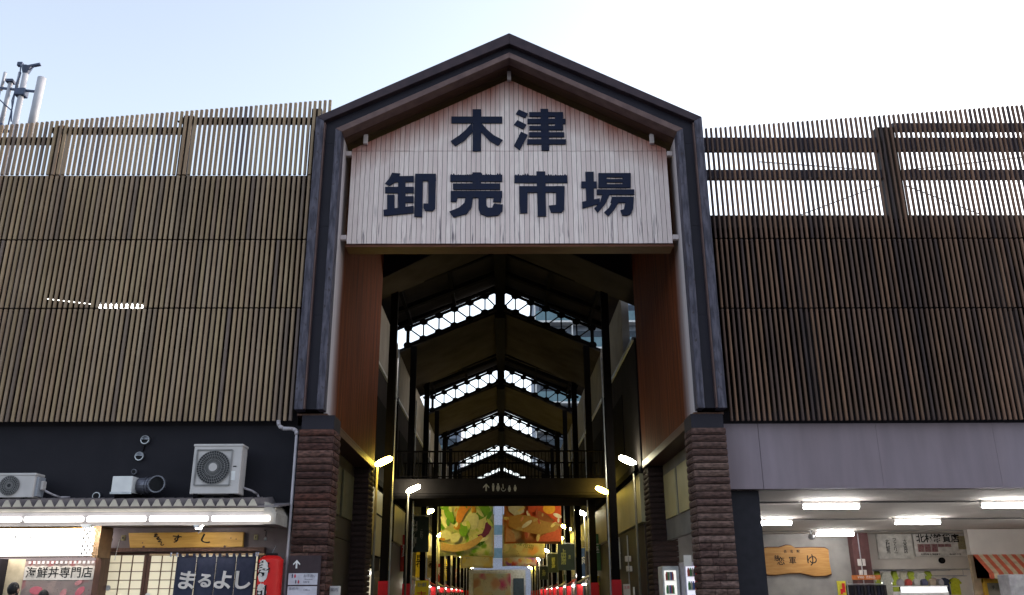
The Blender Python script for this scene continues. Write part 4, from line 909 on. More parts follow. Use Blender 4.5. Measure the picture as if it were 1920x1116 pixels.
MB().tube((-7.38, .45, 2.62), (-7.4, .4, 2.28), .006, 6).build('cord', white_paint, t); MB().lathe((-7.4, .4, 2.27), [(.004, .02), (.012, .0), (.004, -.02)], 8).build('pull', white_paint, t)

# sliding lattice doors
dr = thing('lattice_door', (-6.2, .7, 0), 'brown sliding lattice doors with cream panes behind the noren', 'door')
B(-7.78, -4.65, .45, .62, 2.40, 2.47).build('lintel', wood_br, dr)
B(-7.78, -7.62, .45, .62, 0, 2.4).build('jamb', wood_br, dr); B(-4.72, -4.65, .45, .62, 0, 2.4).build('jamb', wood_br, dr)
pane_m = emit('lit_paper_pane', (1, .88, .62), .16)
pane_m.node_tree.nodes['Principled BSDF'].inputs['Base Color'].default_value = (.55, .5, .38, 1)
for x0, x1, y in ((-7.62, -6.86, .58), (-6.84, -6.1, .55), (-6.08, -5.4, .58), (-5.4, -4.72, .55)):
    lf = B(x0+.06, x1-.06, y-.012, y+.027, .02, .4).build('door_leaf', wood_br, dr)
    B(x0+.06, x1-.06, y, y+.015, .4, 2.36).build('pane', pane_m, lf)
    for a, b in ((x0, x0+.06), (x1-.06, x1)): B(a, b, y-.015, y+.03, .02, 2.39).build('stile', wood_br, lf)
    B(x0+.06, x1-.06, y-.012, y+.027, 2.34, 2.39).build('top_rail', wood_br, lf)
    for i in range(1, 3): xx = x0+.06+(x1-x0-.12)*i/3; B(xx-.008, xx+.008, y-.02, y-.003, .4, 2.34).build('lattice_bar', wood_br, lf)
    for i in range(1, 12): zz = 2.36-i*.155; B(x0+.06, x1-.06, y-.010, y-.001, zz-.007, zz+.007).build('lattice_bar', wood_br, lf)
MB().tube((-7.52, .56, 1.76), (-7.52, .545, 1.76), .05, 16).build('round_notice', paper, dr)
MB().tube((-6.75, .53, 1.62), (-6.75, .515, 1.62), .05, 16).build('round_notice', paper, dr)

# noren curtain
no = thing('noren_curtain', (-5.5, .3, 1), 'navy split shop curtain with white brush lettering hanging at the door', 'curtain')
cloth = mat('navy_cloth', (.030, .034, .062), .9, (.022, .026, .05), 12, bump=.2, bscale=200)
MB().tube((-6.72, .3, 2.335), (-4.6, .3, 2.335), .018, 10).build('rod', mat('bamboo', (.55, .36, .2), .6), no)
for x in (-6.33, -6.22, -4.76, -4.72): MB().tube((x, .295, 2.30), (x+.01, .295, 2.375), .016, 8).build('tie', mat('tie_blue', (.45, .48, .62), .7), no)
W_ = (6.21-4.74)/4
for i in range(4):
    x0 = -6.21+i*W_+.004; x1 = x0+W_-.008; mb = MB(); n = 8; m_ = 6; vs = []
    for j in range(m_+1):
        for k in range(n+1):
            u, v = k/n, j/m_; vs.append((x0+(x1-x0)*u-.06*(1-v)*.2, .3+.018*math.sin(u*5+i*2)*(1-v), 1.25+(2.30-1.25)*v))
    mb.add(vs, [(j*(n+1)+k, j*(n+1)+k+1, (j+1)*(n+1)+k+1, (j+1)*(n+1)+k) for j in range(m_) for k in range(n)])
    p = mb.build('cloth_panel', cloth, no, smooth=True); p.modifiers.new('s', 'SOLIDIFY').thickness = .004
    for q in range(3): B(x0+.03+q*.13, x0+.08+q*.13, .278, .322, 2.295, 2.352).build('loop', cloth, p)
wh = mat('noren_white', (.66, .62, .6), .85)
for ch, x, s in (('ま', -5.98, .36), ('る', -5.64, .27), ('よ', -5.31, .36), ('し', -4.97, .36)): text(ch, s, wh, no, (x, .272, 1.86), offset=.009, tilt=-.12 if ch != 'し' else .0, sx=1.1)

# red lantern
la = thing('paper_lantern', (-4.42, .05, 1.4), 'red paper lantern with black brush character beside the noren', 'lantern')
prof = [(.10, .80), (.15, .79), (.195, .75)]
for i in range(20):
    z = .72-i*.036; prof += [(.224, z), (.216, z-.018)]
prof += [(.2, -.03), (.15, -.06)]
lm = mat('lantern_red', (.62, .018, .015), .45, (.55, .012, .012), 5)
MB().lathe((-4.40, .05, 1.50), prof, 28).build('paper_body', lm, la, smooth=True)
MB().lathe((-4.40, .05, 1.50), [(.11, .80), (.115, .83), (.1, .84)], 20).build('top_ring', ink, la); MB().lathe((-4.40, .05, 1.50), [(.13, -.1), (.14, -.05), (.12, -.05)], 20).build('bottom_ring', ink, la)
MB().tube((-4.40, .05, 2.33), (-4.40, .3, 2.48), .01, 6).build('hook', steel, la)
def on_lantern(ob, r=.232):      # wrap flat lettering round the body
    for v in ob.data.vertices:
        w_ = v.co+ob.location+ORG[la]; a = (w_.x+4.40)/.228; rr = r+(.05-w_.y)*.0
        depth = r+(-.20-w_.y)
        v.co = Vector((-4.40+math.sin(a)*depth, .05-math.cos(a)*depth, w_.z))-ORG[la]-ob.location
for ch, z, s, hh in (('寿', 2.03, .30, .19), ('司', 1.66, .26, .15)):
    pm_ = MB(); n = 16; vs = []
    for i in range(n+1):
        u = -1+2*i/n; q = hh*math.sqrt(max(0, 1-abs(u)**2.6))*(1+.06*math.sin(i*1.9)); a = (-.095+u*.115)/.228
        for sg in (-1, 1): vs.append((-4.40+math.sin(a)*.2285, .05-math.cos(a)*.2285, z+sg*q))
    pm_.add(vs, [(2*i, 2*i+2, 2*i+3, 2*i+1) for i in range(n)]); pm_.build('character_outline', wh, la)
    o = text(ch, s, ink, la, (-4.495, -.2, z), name='character', offset=.007, ext=.001); on_lantern(o, .2325)

# pillar direction signs
t = thing('direction_sign', (-3.8, .12, 1.6), 'brown direction panel with white arrow on the left brick pillar', 'sign')
B(-4.08, -3.5, .09, .125, 1.1, 2.30).build('panel', mat('sign_brown', (.045, .026, .032), .5), t)
arrow(-3.94, 2.15, .15, .088).build('arrow', white_paint, t)
lav = mat('plate_lavender', (.58, .55, .62), .6)
B(-4.07, -3.54, .075, .088, 1.79, 1.99).build('plate', lav, t); B(-4.07, -3.54, .075, .088, 1.55, 1.765).build('plate', lav, t)
pr = mat('picto_red', (.55, .05, .08), .7); pb = mat('picto_navy', (.05, .05, .09), .7); tx = mat('plate_text', (.22, .2, .24), .7)
person_pic(-4.0, 1.945, .075, .074).build('pictogram', pb, t); person_pic(-3.95, 1.945, .075, .074, True).build('pictogram', pr, t)
person_pic(-3.93, 1.845, .065, .074).build('pictogram', pb, t); person_pic(-3.88, 1.845, .065, .074, True).build('pictogram', pr, t)
text('お手洗い', .06, tx, t, (-3.68, .074, 1.94)); text('Restroom', .035, tx, t, (-3.7, .074, 1.885)); text('化粧室', .04, tx, t, (-3.74, .074, 1.835))
text('事務所', .06, tx, t, (-3.96, .074, 1.72)); text('Office', .05, tx, t, (-3.72, .074, 1.70))
t = thing('pillar_notice', (-3.3, .6, 1.4), 'small pale notice box on the inner side of the left pillar', 'notice')
B(-3.39, -3.2, .5, .62, 1.35, 1.77).build('box', ac_white, t, bevel=.01); text('案内', .07, tx, t, (-3.3, .49, 1.7))

# ---- people at the sushi counter
skin = mat('skin', (.5, .3, .22), .6); hair = mat('hair_black', (.012, .011, .012), .6); jacket = mat('dark_jacket', (.02, .02, .026), .8, bump=.3, bscale=50)
def person(x, y, H, face, label, coat):
    t = thing('person', (x, y, 0), label, 'person')
    s = H/1.75; fd = Vector((math.sin(face), math.cos(face), 0)); sd = Vector((math.cos(face), -math.sin(face), 0))
    P = lambda a, f, z: Vector((x, y, 0))+sd*a*s+fd*f*s+Vector((0, 0, z*s))
    J = {'pel': (P(0, 0, .95), .14), 'wst': (P(0, 0, 1.1), .125), 'cst': (P(0, .01, 1.3), .155), 'nk': (P(0, 0, 1.47), .06), 'hd0': (P(0, .015, 1.55), .075), 'hd1': (P(0, .01, 1.65), .088), 'hd2': (P(0, 0, 1.71), .06)}
    E = [('pel', 'wst'), ('wst', 'cst'), ('cst', 'nk'), ('nk', 'hd0'), ('hd0', 'hd1'), ('hd1', 'hd2')]
    for q, n in ((-1, 'l'), (1, 'r')):
        J.update({'sh'+n: (P(q*.17, 0, 1.40), .07), 'el'+n: (P(q*.22, -.02, 1.12), .047), 'wr'+n: (P(q*.2, .12, .92), .033), 'hn'+n: (P(q*.19, .16, .86), .036), 'hp'+n: (P(q*.09, 0, .9), .095), 'kn'+n: (P(q*.1, .02, .5), .06), 'an'+n: (P(q*.1, -.01, .09), .042), 'to'+n: (P(q*.11, .14, .04), .035)})
        E += [('cst', 'sh'+n), ('sh'+n, 'el'+n), ('el'+n, 'wr'+n), ('wr'+n, 'hn'+n), ('pel', 'hp'+n), ('hp'+n, 'kn'+n), ('kn'+n, 'an'+n), ('an'+n, 'to'+n)]
        for f in range(4):
            a = J['hn'+n][0]; J['f%s%d' % (n, f)] = (a+sd*(f-1.5)*.018*s+fd*.03*s+Vector((0, 0, -.05*s)), .0095); J['g%s%d' % (n, f)] = (a+sd*(f-1.5)*.02*s+fd*.025*s+Vector((0, 0, (-.095+.006*abs(f-1))*s)), .008)
            E += [('hn'+n, 'f%s%d' % (n, f)), ('f%s%d' % (n, f), 'g%s%d' % (n, f))]
        a = J['hn'+n][0]; J['t'+n] = (a-sd*q*.035*s+fd*.03*s+Vector((0, 0, -.03*s)), .0095); E += [('hn'+n, 't'+n)]
    keys = list(J); me = bpy.data.meshes.new('body'); og = ORG[t]
    me.from_pydata([tuple(J[k][0]-og) for k in keys], [(keys.index(a), keys.index(b)) for a, b in E], [])
    me.materials.append(coat); o = bpy.data.objects.new('body', me); link(o, t, og)
    sm = o.modifiers.new('skin', 'SKIN'); sv = me.skin_vertices[0].data
    for i, k in enumerate(keys): r = J[k][1]*s; sv[i].radius = (r, r*(.8 if k in ('pel', 'wst', 'cst') else 1))
    sv[0].use_root = True
    o.modifiers.new('sub', 'SUBSURF').levels = 2; o.modifiers['sub'].render_levels = 2
    c = P(0, .01, 1.625); hm = MB()
    def sph(c, rx, ry, rz, z0=-1):
        vs, n, m = [], 14, 9
        for j in range(m+1):
            ph = -math.pi/2+math.pi*j/m
            for i in range(n):
                th = 2*math.pi*i/n; d_ = sd*rx*math.cos(ph)*math.cos(th)+fd*ry*math.cos(ph)*math.sin(th)+Vector((0, 0, rz*math.sin(ph))); vs.append(c+d_)
        return vs, [(j*n+i, j*n+(i+1) % n, (j+1)*n+(i+1) % n, (j+1)*n+i) for j in range(m) for i in range(n)]
    hm.add(*sph(c, .078*s, .095*s, .118*s)); hm.build('face', skin, t, smooth=True)
    hm = MB(); hm.add(*sph(c+Vector((0, 0, .025*s))-fd*.018*s, .088*s, .1*s, .115*s)); hm.build('hair', hair, t, smooth=True)
    for q in (-1, 1): MB().add(*sph(c+sd*q*.082*s-fd*.005*s, .014*s, .02*s, .032*s)).build('ear', skin, t, smooth=True)
    MB().add(*sph(c+fd*.098*s+Vector((0, 0, -.01)), .014*s, .02*s, .024*s)).build('nose', skin, t, smooth=True)
    for q in (-1, 1): MB().add(*sph(c+fd*.088*s+sd*q*.032*s+Vector((0, 0, .005)), .012*s, .01*s, .008*s)).build('eye', ink, t, smooth=True)
    MB().add(*sph(c+fd*.092*s+Vector((0, 0, -.05)), .022*s, .008*s, .006*s)).build('mouth', mat('lips', (.4, .15, .13), .6), t, smooth=True)
person(-8.86, -.2, 1.85, .2, 'person with short black hair in dark jacket facing the menu banner', jacket)
person(-8.42, .02, 1.72, .1, 'shorter person in dark clothes standing before the menu banner', jacket)

# refrigerant lines and cables of the units
for i, (pts, r, lb) in enumerate((([(-5.1, .3, 3.55), (-4.95, .35, 3.5), (-4.88, .5, 3.45), (-4.86, .58, 3.36)], .022, 'wrapped pipe curling from the tall air conditioner to the wall'),
                              ([(-8.8, .2, 3.5), (-8.68, .25, 3.44), (-8.6, .4, 3.4), (-8.5, .57, 3.42)], .02, 'wrapped pipe curling from the small air conditioner to the wall'),
                              ([(-7.2, .6, 4.42), (-7.22, .6, 4.3)], .012, 'short cable between the two steel vent caps'))):
    tag(MB().path([Vector(p) for p in pts], r, 8).build('refrigerant_pipe', pm if i < 2 else dark_steel, org=pts[0], smooth=True), lb, 'pipe')

# ================================================================ RIGHT SHOPS under the lavender band
def ceil_light(x, y, L, label, z=3.515):
    t = thing('ceiling_light', (x, y, z), label, 'light', 'shop ceiling tube lights')
    B(x-L/2-.04, x+L/2+.04, y-.05, y+.05, z-.07, z-.002).build('housing', white_paint, t)
    MB().tube((x-L/2, y, z-.12), (x+L/2, y, z-.12), .052, 12).build('tube', tube_white, t, smooth=True)
    for q in (-1, 1): B(x+q*(L/2+.01)-.02, x+q*(L/2+.01)+.02, y-.03, y+.03, z-.14, z-.07).build('socket', white_paint, t)
ceil_light(7.05, 2.9, 1.2, 'bright tube light on the shop ceiling, front row nearest the pier')
ceil_light(11.0, 2.9, 1.2, 'bright tube light on the shop ceiling, front row at the right edge')
ceil_light(7.05, 7.6, 1.2, 'tube light on the shop ceiling, middle row beside the navy pier')
ceil_light(11.1, 7.6, 1.2, 'tube light on the shop ceiling, in the middle of the middle row')
ceil_light(15.0, 7.6, 1.2, 'tube light on the shop ceiling, middle row at the right edge')
ceil_light(10.6, 12.4, 1.2, 'tube light on the shop ceiling, rear row above the wooden sign')
for k, y in enumerate((2.9, 7.6, 12.4)):
    t = thing('ceiling_conduit', (10, y+.07, 3.5), f'thin conduit rail along the {["front", "middle", "rear"][k]} row of ceiling lights', 'conduit', 'ceiling conduits')
    MB().tube((5, y+.08, 3.49), (18, y+.08, 3.49), .02, 6).build('rail', concrete, t)
t = thing('dome_camera', (9.75, 12.2, 3.35), 'small steel security camera hanging beside the rear ceiling light', 'camera')
MB().tube((9.75, 12.2, 3.51), (9.75, 12.2, 3.34), .025, 8).build('stem', steel, t); MB().lathe((9.75, 12.2, 3.28), [(.03, .09), (.09, .06), (.1, 0), (.05, -.07)], 14).build('body', steel, t, smooth=True)
# live-edge wooden sign
t = thing('live_edge_sign', (9.6, 13.9, 2.2), 'wavy edged wooden plank sign with brush characters on the grey wall', 'sign')
pl = [(8.63, 3.02), (8.8, 3.06), (9.2, 3.06), (9.45, 3.13), (9.62, 3.12), (9.75, 3.04), (10.2, 3.05), (10.75, 3.04), (10.87, 2.97), (10.85, 2.6), (10.88, 2.2), (10.7, 2.14), (10.3, 2.12), (10.05, 2.18), (9.85, 2.23), (9.4, 2.22), (9.0, 2.17), (8.75, 2.18), (8.62, 2.25), (8.64, 2.6)]
MB().prism(pl, 13.86, 13.96).build('plank', mat('honey_wood', (.40, .215, .065), .5, (.31, .15, .04), 2.5, (1, 1, 8)), t, bevel=.012)
MB().prism([(x+(-.03 if x < 9.7 else .03)*(1 if abs(x-9.7) > .9 else 0), z+(-.03 if z < 2.6 else .03)) for x, z in pl], 13.965, 13.995).build('bark_edge', wood_br, t)
for ch, x, z, s in (('慈', 9.08, 2.7, .2), ('恋', 9.2, 2.6, .28), ('軍', 9.6, 2.62, .26), ('ゆ', 10.25, 2.62, .42), ('合', 9.38, 2.92, .11), ('名', 9.6, 2.92, .11), ('駅', 9.82, 2.92, .11)): text(ch, s, ink, t, (x, 13.855, z), offset=.002)
t = thing('poster', (11.2, 13.95, 1.5), 'small yellow and red poster low on the grey wall', 'poster')
B(11.05, 11.33, 13.95, 13.99, 1.5, 1.97).build('sheet', mat('poster_yellow', (.6, .55, .05), .7), t); B(11.2, 11.3, 13.94, 13.95, 1.6, 1.9).build('red_print', red_m, t); B(11.13, 11.2, 13.94, 13.95, 1.55, 1.72).build('red_print', red_m, t)
for i, z in enumerate((2.55, 2.2)):
    t = thing('junction_box', (11.8, 13.5, z), f'{"upper" if i == 0 else "lower"} white socket box on the maroon column', 'meter box', 'column socket boxes')
    B(11.68, 11.92, 13.5, 13.59, z-.11, z+.11).build('casing', ac_white, t, bevel=.012); B(11.79, 11.81, 13.49, 13.5, z-.1, z+.1).build('door_gap', dark_steel, t)
tag(MB().tube((11.8, 13.57, 0), (11.8, 13.57, 3.5), .02, 6).build('conduit_pipe', steel), 'thin steel conduit running up the maroon column', 'pipe')
# vertical painted names and the shop board on the white wall
t = thing('name_board', (13.3, 14.2, 2.7), 'white board with columns of small black shop names', 'sign')
B(12.7, 13.9, 14.22, 14.28, 2.68, 3.5).build('panel', mat('board_white', (.6, .57, .55), .5), t)
for s, x in (('北村鮮魚', 13.05), ('ファミリー', 13.3), ('六木商店', 13.65)): text('\n'.join(s), .15, ink, t, (x, 14.21, 3.08), lsp=.72)
t = thing('shop_board', (14.7, 14.1, 2.75), 'white shop board with bold black name over maroon product pictures', 'sign')
B(13.95, 15.75, 14.16, 14.24, 2.75, 3.5).build('panel', mat('board_gloss', (.64, .61, .58), .25), t)
text('北村雑貨店', .30, ink, t, (14.78, 14.15, 3.33), offset=.006)
for i in range(5):
    x = 14.05+i*.235; B(x, x+.215, 14.15, 14.158, 2.9 if i < 3 else 3.06, 3.16).build('picture', print_mat('product_print%d' % i, [(.3, .1, .12), (.42, .2, .22), (.25, .2, .15), (.36, .26, .24)], 14, i*3.3, (.4, .2, .22)), t)
B(15.45, 15.72, 14.15, 14.158, 2.98, 3.42).build('picture', print_mat('product_print9', [(.5, .44, .2), (.45, .36, .2), (.3, .25, .15)], 12, 4, (.45, .4, .25)), t)
text('木津市場 北 電話番号', .07, ink, t, (14.45, 14.15, 2.82)); text('06 6633 2110', .07, ink, t, (15.3, 14.15, 2.82))
t = thing('wall_vent', (16.2, 14.2, 2.95), 'square dark louvred vent on the white wall', 'vent')
B(15.98, 16.56, 14.2, 14.29, 2.9, 3.36).build('frame', steel, t)
for i in range(9): MB().beam((16.0, 14.17, 2.94+i*.047), (16.54, 14.17, 2.94+i*.047), .06, .012, (0, -.5, 1)).build('louvre', dark_steel, t)
t = thing('round_speaker', (14.9, 14.2, 2.62), 'small dark round speaker below the shop board', 'speaker')
MB().tube((14.85, 14.29, 2.62), (14.85, 14.2, 2.62), .1, 16).build('body', dark_steel, t); MB().tube((14.85, 14.2, 2.62), (14.85, 14.19, 2.62), .07, 16).build('cone', ink, t)

# clothes shop
t = thing('shop_shelving', (13.5, 15, 0), 'brightly lit shelves with goods behind the hanging clothes', 'shelf')
B(12.0, 18.8, 15.9, 16.0, 0, 3.5).build('rear_panel', shop_white, t)
for z in (.5, 1.0, 1.5): B(12.6, 15.4, 15.3, 15.9, z, z+.04).build('shelf_board', white_paint, t)
MB().tube((12.9, 15.2, 1.92), (15.2, 15.2, 1.92), .05, 8).build('shelf_light', canopy_glow, t)
B(12.6, 15.4, 14.9, 15.3, 2.3, 2.36).build('top_rail', steel, t)
gcols = [('white', (.62, .62, .55)), ('lime green', (.42, .52, .06)), ('white', (.64, .64, .6)), ('lime green', (.40, .5, .05)), ('cream', (.6, .58, .45)), ('lime green', (.42, .52, .07)), ('white', (.62, .62, .6)), ('lime green', (.4, .5, .06)),
         ('black', (.03, .03, .035)), ('grey', (.35, .35, .37)), ('yellow', (.62, .5, .02)), ('pink', (.5, .36, .36)), ('navy', (.04, .05, .09)), ('yellow green', (.5, .52, .03))]
rod = thing('clothes_rod', (13.7, 14.35, 2.32), 'steel rod hung across the open shop front carrying clothes', 'rod')
MB().tube((12.15, 14.4, 2.33), (16.2, 14.4, 2.33), .018, 8).build('bar', steel, rod)
for x in (12.3, 14.2, 16.1): MB().tube((x, 14.4, 2.33), (x, 14.4, 3.5), .012, 6).build('hanger_wire', steel, rod)
def garment(x, y, z, w_, h, col, name, label):
    t = thing('hanging_shirt', (x, y, z-h), label, 'shirt', 'clothes hanging in the shop front')
    m = mat('cloth_'+name, col, .85, tuple(v*.75 for v in col), 14)
    a = w_/2; poly = [(-a*.25, 0), (a*.25, 0), (a*.7, -.05), (a*1.15, -h*.32), (a*.85, -h*.38), (a*.72, -h*.22), (a*.75, -h), (-a*.75, -h), (-a*.72, -h*.22), (-a*.85, -h*.38), (-a*1.15, -h*.32), (-a*.7, -.05)]
    rr = random.uniform(-.03, .03)
    MB().prism([(x+p+rr*q, z-.06+q) for p, q in poly], y-.04, y+.04).build('cloth', m, t, bevel=.012)
    MB().path([(x-a*.6, y, z-.1), (x, y, z-.03), (x+a*.6, y, z-.1)], .008, 5).build('hanger', steel, t); MB().tube((x, y, z-.03), (x, y, z+.03), .006, 5).build('hook', steel, t)
x = 12.35
pos = ['first', 'second', 'third', 'fourth', 'fifth', 'sixth', 'seventh', 'eighth', 'ninth', 'tenth', 'eleventh', 'twelfth', 'thirteenth', 'fourteenth']
for k in range(8):
    nm, c = gcols[k]; garment(x+k*.29, 14.4+.04*(k % 2), 2.33, .4 if 'white' in nm else .26, .95 if k < 4 else .42, c, nm.replace(' ', '_'), f'{nm} shirt on the shop rod, {pos[k]} from the maroon column')
for k in range(6):
    nm, c = gcols[8+k]; garment(13.55+k*.36, 14.62, 2.12, .42, .55, c, nm.replace(' ', '_'), f'{nm} top hanging in the rear row, {pos[k]} from the left')
rod2 = thing('clothes_rod', (14.4, 14.62, 2.1), 'second steel rod behind carrying darker clothes', 'rod')
MB().tube((13.2, 14.62, 2.13), (15.8, 14.62, 2.13), .018, 8).build('bar', steel, rod2)
for x in (13.3, 15.7): MB().tube((x, 14.62, 2.13), (x, 14.62, 3.5), .012, 6).build('hanger_wire', steel, rod2)
for k in range(7):
    x = 13.0+k*.36
    tag(MB().lathe((x, 15.45, 1.54), [(.1, 0), (.13, .05), (.12, .16), (.07, .22), (.03, .25)], 12).build('goods_bag', mat('bag%d' % (k % 3), ((.4, .38, .38), (.3, .28, .32), (.5, .1, .1))[k % 3], .6), org=(x, 15.45, 1.54), smooth=True), f'small wrapped bag on the lit top shelf, {pos[k]} from the left', 'bag', 'bags on the lit shelf')
# dark rack with orange price board in front
t = thing('garment_rack', (11.2, 12.2, 0), 'rack of dark clothes topped by an orange price board', 'rack')
B(10.85, 11.75, 12.05, 12.09, 1.98, 2.12).build('price_board', mat('orange_board', (.7, .22, .06), .6), t)
text('¥980  衣料品', .1, white_paint, t, (11.3, 12.04, 2.05))
MB().tube((10.7, 12.2, 1.85), (11.9, 12.2, 1.85), .02, 8).build('rail', steel, t)
for x in (10.72, 11.88): MB().tube((x, 12.2, 0), (x, 12.2, 1.95), .02, 8).build('upright', steel, t)
for k in range(11):
    x = 10.78+k*.105; MB().prism([(x-.04, 1.82), (x+.04, 1.82), (x+.05, .9), (x-.05, .9)], 12.0, 12.4).build('dark_garment', mat('dark_cloth%d' % (k % 3), ((.02, .02, .03), (.035, .03, .035), (.025, .025, .045))[k % 3], .9), t, bevel=.01)
# striped awning
t = thing('striped_awning', (15.6, 12, 2), 'red and white striped awning over a yellow framed door on the right', 'awning')
or_, cr_ = mat('stripe_red', (.62, .13, .07), .75), mat('stripe_cream', (.58, .48, .33), .75)
for k in range(16):
    x = 14.75+k*.15
    MB().add([(x, 11.95, 2.72), (x+.15, 11.95, 2.72), (x+.15+.0, 11.2, 2.15), (x, 11.2, 2.15), (x, 11.95, 2.70), (x+.15, 11.95, 2.70), (x+.15, 11.2, 2.13), (x, 11.2, 2.13)], [(0,1,2,3)[::-1], (4,5,6,7)]).build('stripe', or_ if k % 2 == 0 else cr_, t)
    MB().prism([(x+.002, 2.14), (x+.148, 2.14), (x+.148, 2.0), (x+.075, 1.96), (x+.002, 2.0)], 11.19, 11.2).build('valance', or_ if k % 2 == 0 else cr_, t)
MB().add([(14.75, 11.95, 2.72), (14.75, 11.2, 2.15), (14.75, 11.2, 2.0), (14.75, 11.95, 2.0)], [(0,1,2,3), (3,2,1,0)]).build('awning_end', or_, t)
t = thing('yellow_door', (15.4, 12.1, 0), 'door with a bright yellow wooden frame below the striped awning', 'door')
ym = mat('yellow_frame', (.62, .36, .04), .5)
B(14.95, 15.05, 11.98, 12.1, 0, 2.0).build('jamb', ym, t); B(15.6, 15.7, 11.98, 12.1, 0, 2.0).build('jamb', ym, t); B(14.95, 15.7, 11.97, 12.11, 1.86, 1.98).build('head', ym, t)
B(15.05, 15.6, 12.03, 12.06, 0, 1.86).build('pane', mat('door_glass', (.22, .2, .16), .2), t); text('手', .12, ink, t, (15.25, 12.02, 1.72))
B(14.7, 17.2, 12.12, 12.2, 0, 2.72).build('door_wall', mat('shopfront_tan', (.4, .3, .2), .7), wr)
B(14.7, 17.2, 11.96, 12.2, 2.72, 3.5).build('door_wall', shop_white, wr)
t = thing('grey_cabinet', (15, 10.2, 0), 'tall plain grey panel cabinet cut by the right edge of the picture', 'cabinet')
B(14.6, 15.6, 9.9, 10.5, 0.02, 2.08).build('body', mat('cabinet_grey', (.38, .38, .42), .5), t, bevel=.02); B(14.58, 15.62, 9.88, 10.52, 0, .06).build('plinth', dark_steel, t)

# ================================================================ VENDING MACHINES behind the right pillar
def vending(x0, x1, y0, y1, H, col, glow, label):
    t = thing('vending_machine', ((x0+x1)/2, (y0+y1)/2, 0), label, 'vending machine', 'vending machines behind the right pillar')
    B(x0, x1, y0, y1, .05, H).build('cabinet', mat('vending_'+col[0], col[1], .4), t, bevel=.015)
    wn = B(x0+.04, x0+(x1-x0)*.8, y0-.02, y0-.003, H*.45, H-.1).build('lit_window', emit('vending_glow_'+col[0], glow, .25), t)
    for j in range(3):
        for i in range(5):
            xx = x0+.09+i*(x1-x0-.2)*.17; zz = H-.32-j*.3
            MB().lathe((xx, y0-.05, zz), [(.028, 0), (.03, .02), (.03, .13), (.016, .17), (.016, .19)], 8).build('bottle', mat('bottle%d' % ((i+j) % 4), ((.5, .1, .08), (.1, .3, .12), (.55, .5, .4), (.1, .15, .4))[(i+j) % 4], .3), wn)
        B(x0+.05, x1-.12, y0-.09, y0-.02, H-.335-j*.3, H-.325-j*.3).build('shelf', white_paint, wn)
    B(x0+.1, x1-.1, y0-.02, y0-.003, .25, .45).build('delivery_flap', dark_steel, t); B(x0, x1, y0+.02, y1, 0, .05).build('foot', dark_steel, t)
vending(3.62, 4.02, 5.0, 5.6, 2.22, ('white', (.6, .6, .6)), (1, .98, .9), 'white vending machine with lit window, nearer the passage')
vending(4.06, 4.55, 4.6, 5.2, 2.3, ('lilac', (.55, .52, .6)), (.85, .85, 1), 'lilac lit vending machine, partly hidden by the right pillar')
t = thing('notice', (4.1, 4.55, 2.3), 'white notice sheet taped on the vending machine top', 'notice'); B(4.06, 4.24, 4.55, 4.57, 2.2, 2.45).build('sheet', paper, t)
t = thing('red_canister', (4.35, 4.5, 1.9), 'red box with white cap beside the vending machines', 'box')
B(4.29, 4.42, 4.42, 4.55, 1.85, 2.2).build('body', red_m, t, bevel=.01); B(4.28, 4.43, 4.41, 4.56, 2.2, 2.27).build('cap', white_paint, t, bevel=.015); B(4.3, 4.41, 4.44, 4.54, 0, 1.85).build('stand', dark_steel, t)

# ================================================================ ROOFTOP
mast_m = mat('mast_grey', (.42, .42, .46), .45, (.36, .36, .4), 4); clamp_m = mat('clamp_blue', (.08, .1, .17), .5)
an = thing('antenna_mast', (-13.8, 5, 10.2), 'grey phone antenna mast with tubes and cables rising behind the left screen', 'antenna')
MB().tube((-13.85, 5, 10.22), (-13.82, 5, 15.95), .09, 12, .075).build('mast', mast_m, an, smooth=True)
MB().tube((-13.36, 5, 13.6), (-13.33, 5, 15.66), .115, 16).build('large_antenna', mast_m, an, smooth=True)
MB().tube((-14.22, 5, 13.98), (-14.19, 5, 15.55), .06, 12).build('antenna_tube', mast_m, an, smooth=True)
for x in (-14.42, -14.0): MB().tube((x, 5, 15.25), (x+.01, 5, 15.85), .042, 10).build('whip_antenna', mast_m, an, smooth=True)
MB().beam((-14.45, 4.98, 15.32), (-13.4, 4.98, 15.2), .05, .06).build('cross_arm', clamp_m, an)
B(-13.98, -13.68, 4.88, 5.12, 15.05, 15.28).build('clamp', clamp_m, an, bevel=.02); B(-14.3, -14.1, 4.9, 5.1, 15.5, 15.58).build('cap', clamp_m, an)
MB().beam((-14.28, 4.98, 14.0), (-13.85, 4.98, 13.9), .05, .06).build('cross_arm', clamp_m, an); B(-14.3, -14.12, 4.88, 5.1, 13.92, 14.15).build('clamp', clamp_m, an, bevel=.02)
MB().lathe((-13.82, 5, 15.8), [(.08, 0), (.12, .12), (.15, .22), (.05, .26)], 10).build('crown', clamp_m, an)
MB().beam((-13.82, 5, 16.03), (-13.45, 5, 16.12), .09, .06).build('lamp_arm', clamp_m, an); MB().beam((-13.82, 5, 16.03), (-14.0, 5, 16.1), .04, .03).build('lamp_arm', clamp_m, an)
B(-14.1, -13.95, 4.95, 5.05, 16.05, 16.18).build('beacon', clamp_m, an, bevel=.01)
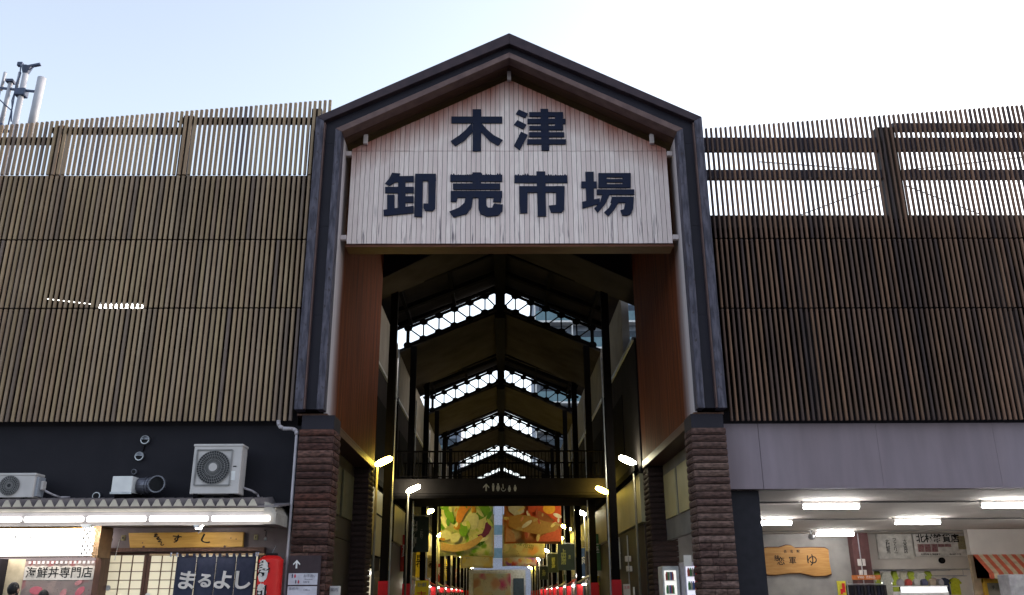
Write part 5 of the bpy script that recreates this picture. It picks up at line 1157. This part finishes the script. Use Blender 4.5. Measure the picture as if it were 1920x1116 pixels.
for pts in ([(-14.42, 4.97, 15.2), (-14.4, 4.95, 14.95), (-14.15, 4.93, 14.72), (-13.95, 4.93, 14.55), (-13.9, 4.92, 14.2)], [(-14.0, 4.97, 15.2), (-14.02, 4.95, 14.9), (-13.95, 4.93, 14.6)], [(-13.98, 4.95, 16.08), (-13.93, 4.93, 15.7), (-13.98, 4.92, 15.4), (-13.95, 4.92, 14.8), (-13.97, 4.92, 13.5)], [(-13.6, 4.97, 16.02), (-13.7, 4.95, 15.9)]):
    MB().path(pts, .018, 6).build('cable', clamp_m, an)
hut = thing('rooftop_hut', (-13.9, 4.2, 10.2), 'low brown rooftop hut behind the far left slats', 'hut')
MB().prism([(-15.5, 10.22), (-12.85, 10.22), (-12.85, 11.2), (-13.5, 11.7), (-15.5, 11.7)], 3.4, 4.8).build('wall', mat('hut_brown', (.2, .14, .11), .8), hut)
MB().beam((-13.5, 4.1, 11.74), (-12.8, 4.1, 11.2), 1.5, .06, (1, 0, 1)).build('roof', dark_clad, hut)
# tube light of the parking deck glimpsed behind the slats
t = thing('deck_light', (-9.45, 3.5, 8.26), 'white tube light glimpsed behind the left slat screen', 'light')
MB().tube((-10.0, 3.5, 8.26), (-8.9, 3.5, 8.26), .04, 8).build('tube', emit('deck_glow', (1, .97, .93), 9), t); B(-10.0, -8.9, 3.46, 3.54, 8.31, 8.36).build('housing', white_paint, t); 
for x in (-9.9, -9.0): MB().tube((x, 3.5, 8.36), (x, 3.5, 9.92), .01, 6).build('hanger', dark_steel, t)
t = thing('deck_reflection', (-11.2, 3.5, 8.35), 'faint reflection line added as a dim glowing rod behind the far left slats', 'light')
MB().tube((-12.2, 5.2, 9.05), (-10.2, 3.6, 8.36), .012, 8).build('tube', emit('reflection_glow', (1, .95, .85), 2.5), t); MB().tube((-11.2, 4.4, 8.72), (-11.2, 4.4, 9.92), .01, 6).build('hanger', dark_steel, t)  # glowing rod added to stand for a faint reflection line

# lit display case in front of the clothes, with wrapped goods on top
t = thing('display_case', (13.4, 13.2, 0), 'lit white display case below the hanging clothes', 'display case')
B(12.7, 14.3, 13.0, 13.5, .1, 1.62).build('cabinet', white_paint, t); B(12.75, 14.25, 12.97, 13.0, 1.6, 1.76).build('lit_header', emit('case_glow', (.95, .95, 1), .6), t)
B(12.7, 14.3, 12.98, 13.5, 1.77, 1.8).build('top_board', white_paint, t); B(12.75, 14.25, 13.05, 13.5, 0, .1).build('plinth', dark_steel, t)
for k in range(6):
    x = 12.85+k*.26; c = ((.35, .33, .36), (.5, .08, .07), (.55, .52, .5), (.12, .12, .2), (.5, .4, .3), (.3, .28, .3))[k]
    tag(MB().prism([(x-.09, 1.805), (x+.09, 1.805), (x+.11, 1.92), (x+.04, 2.02), (x-.05, 2.0), (x-.1, 1.9)], 13.1, 13.3).build('wrapped_goods', mat('goods%d' % k, c, .6), org=(x, 13.2, 1.8), bevel=.02), f'wrapped goods on the display case, {pos[k]} from the left', 'goods', 'goods on the display case')
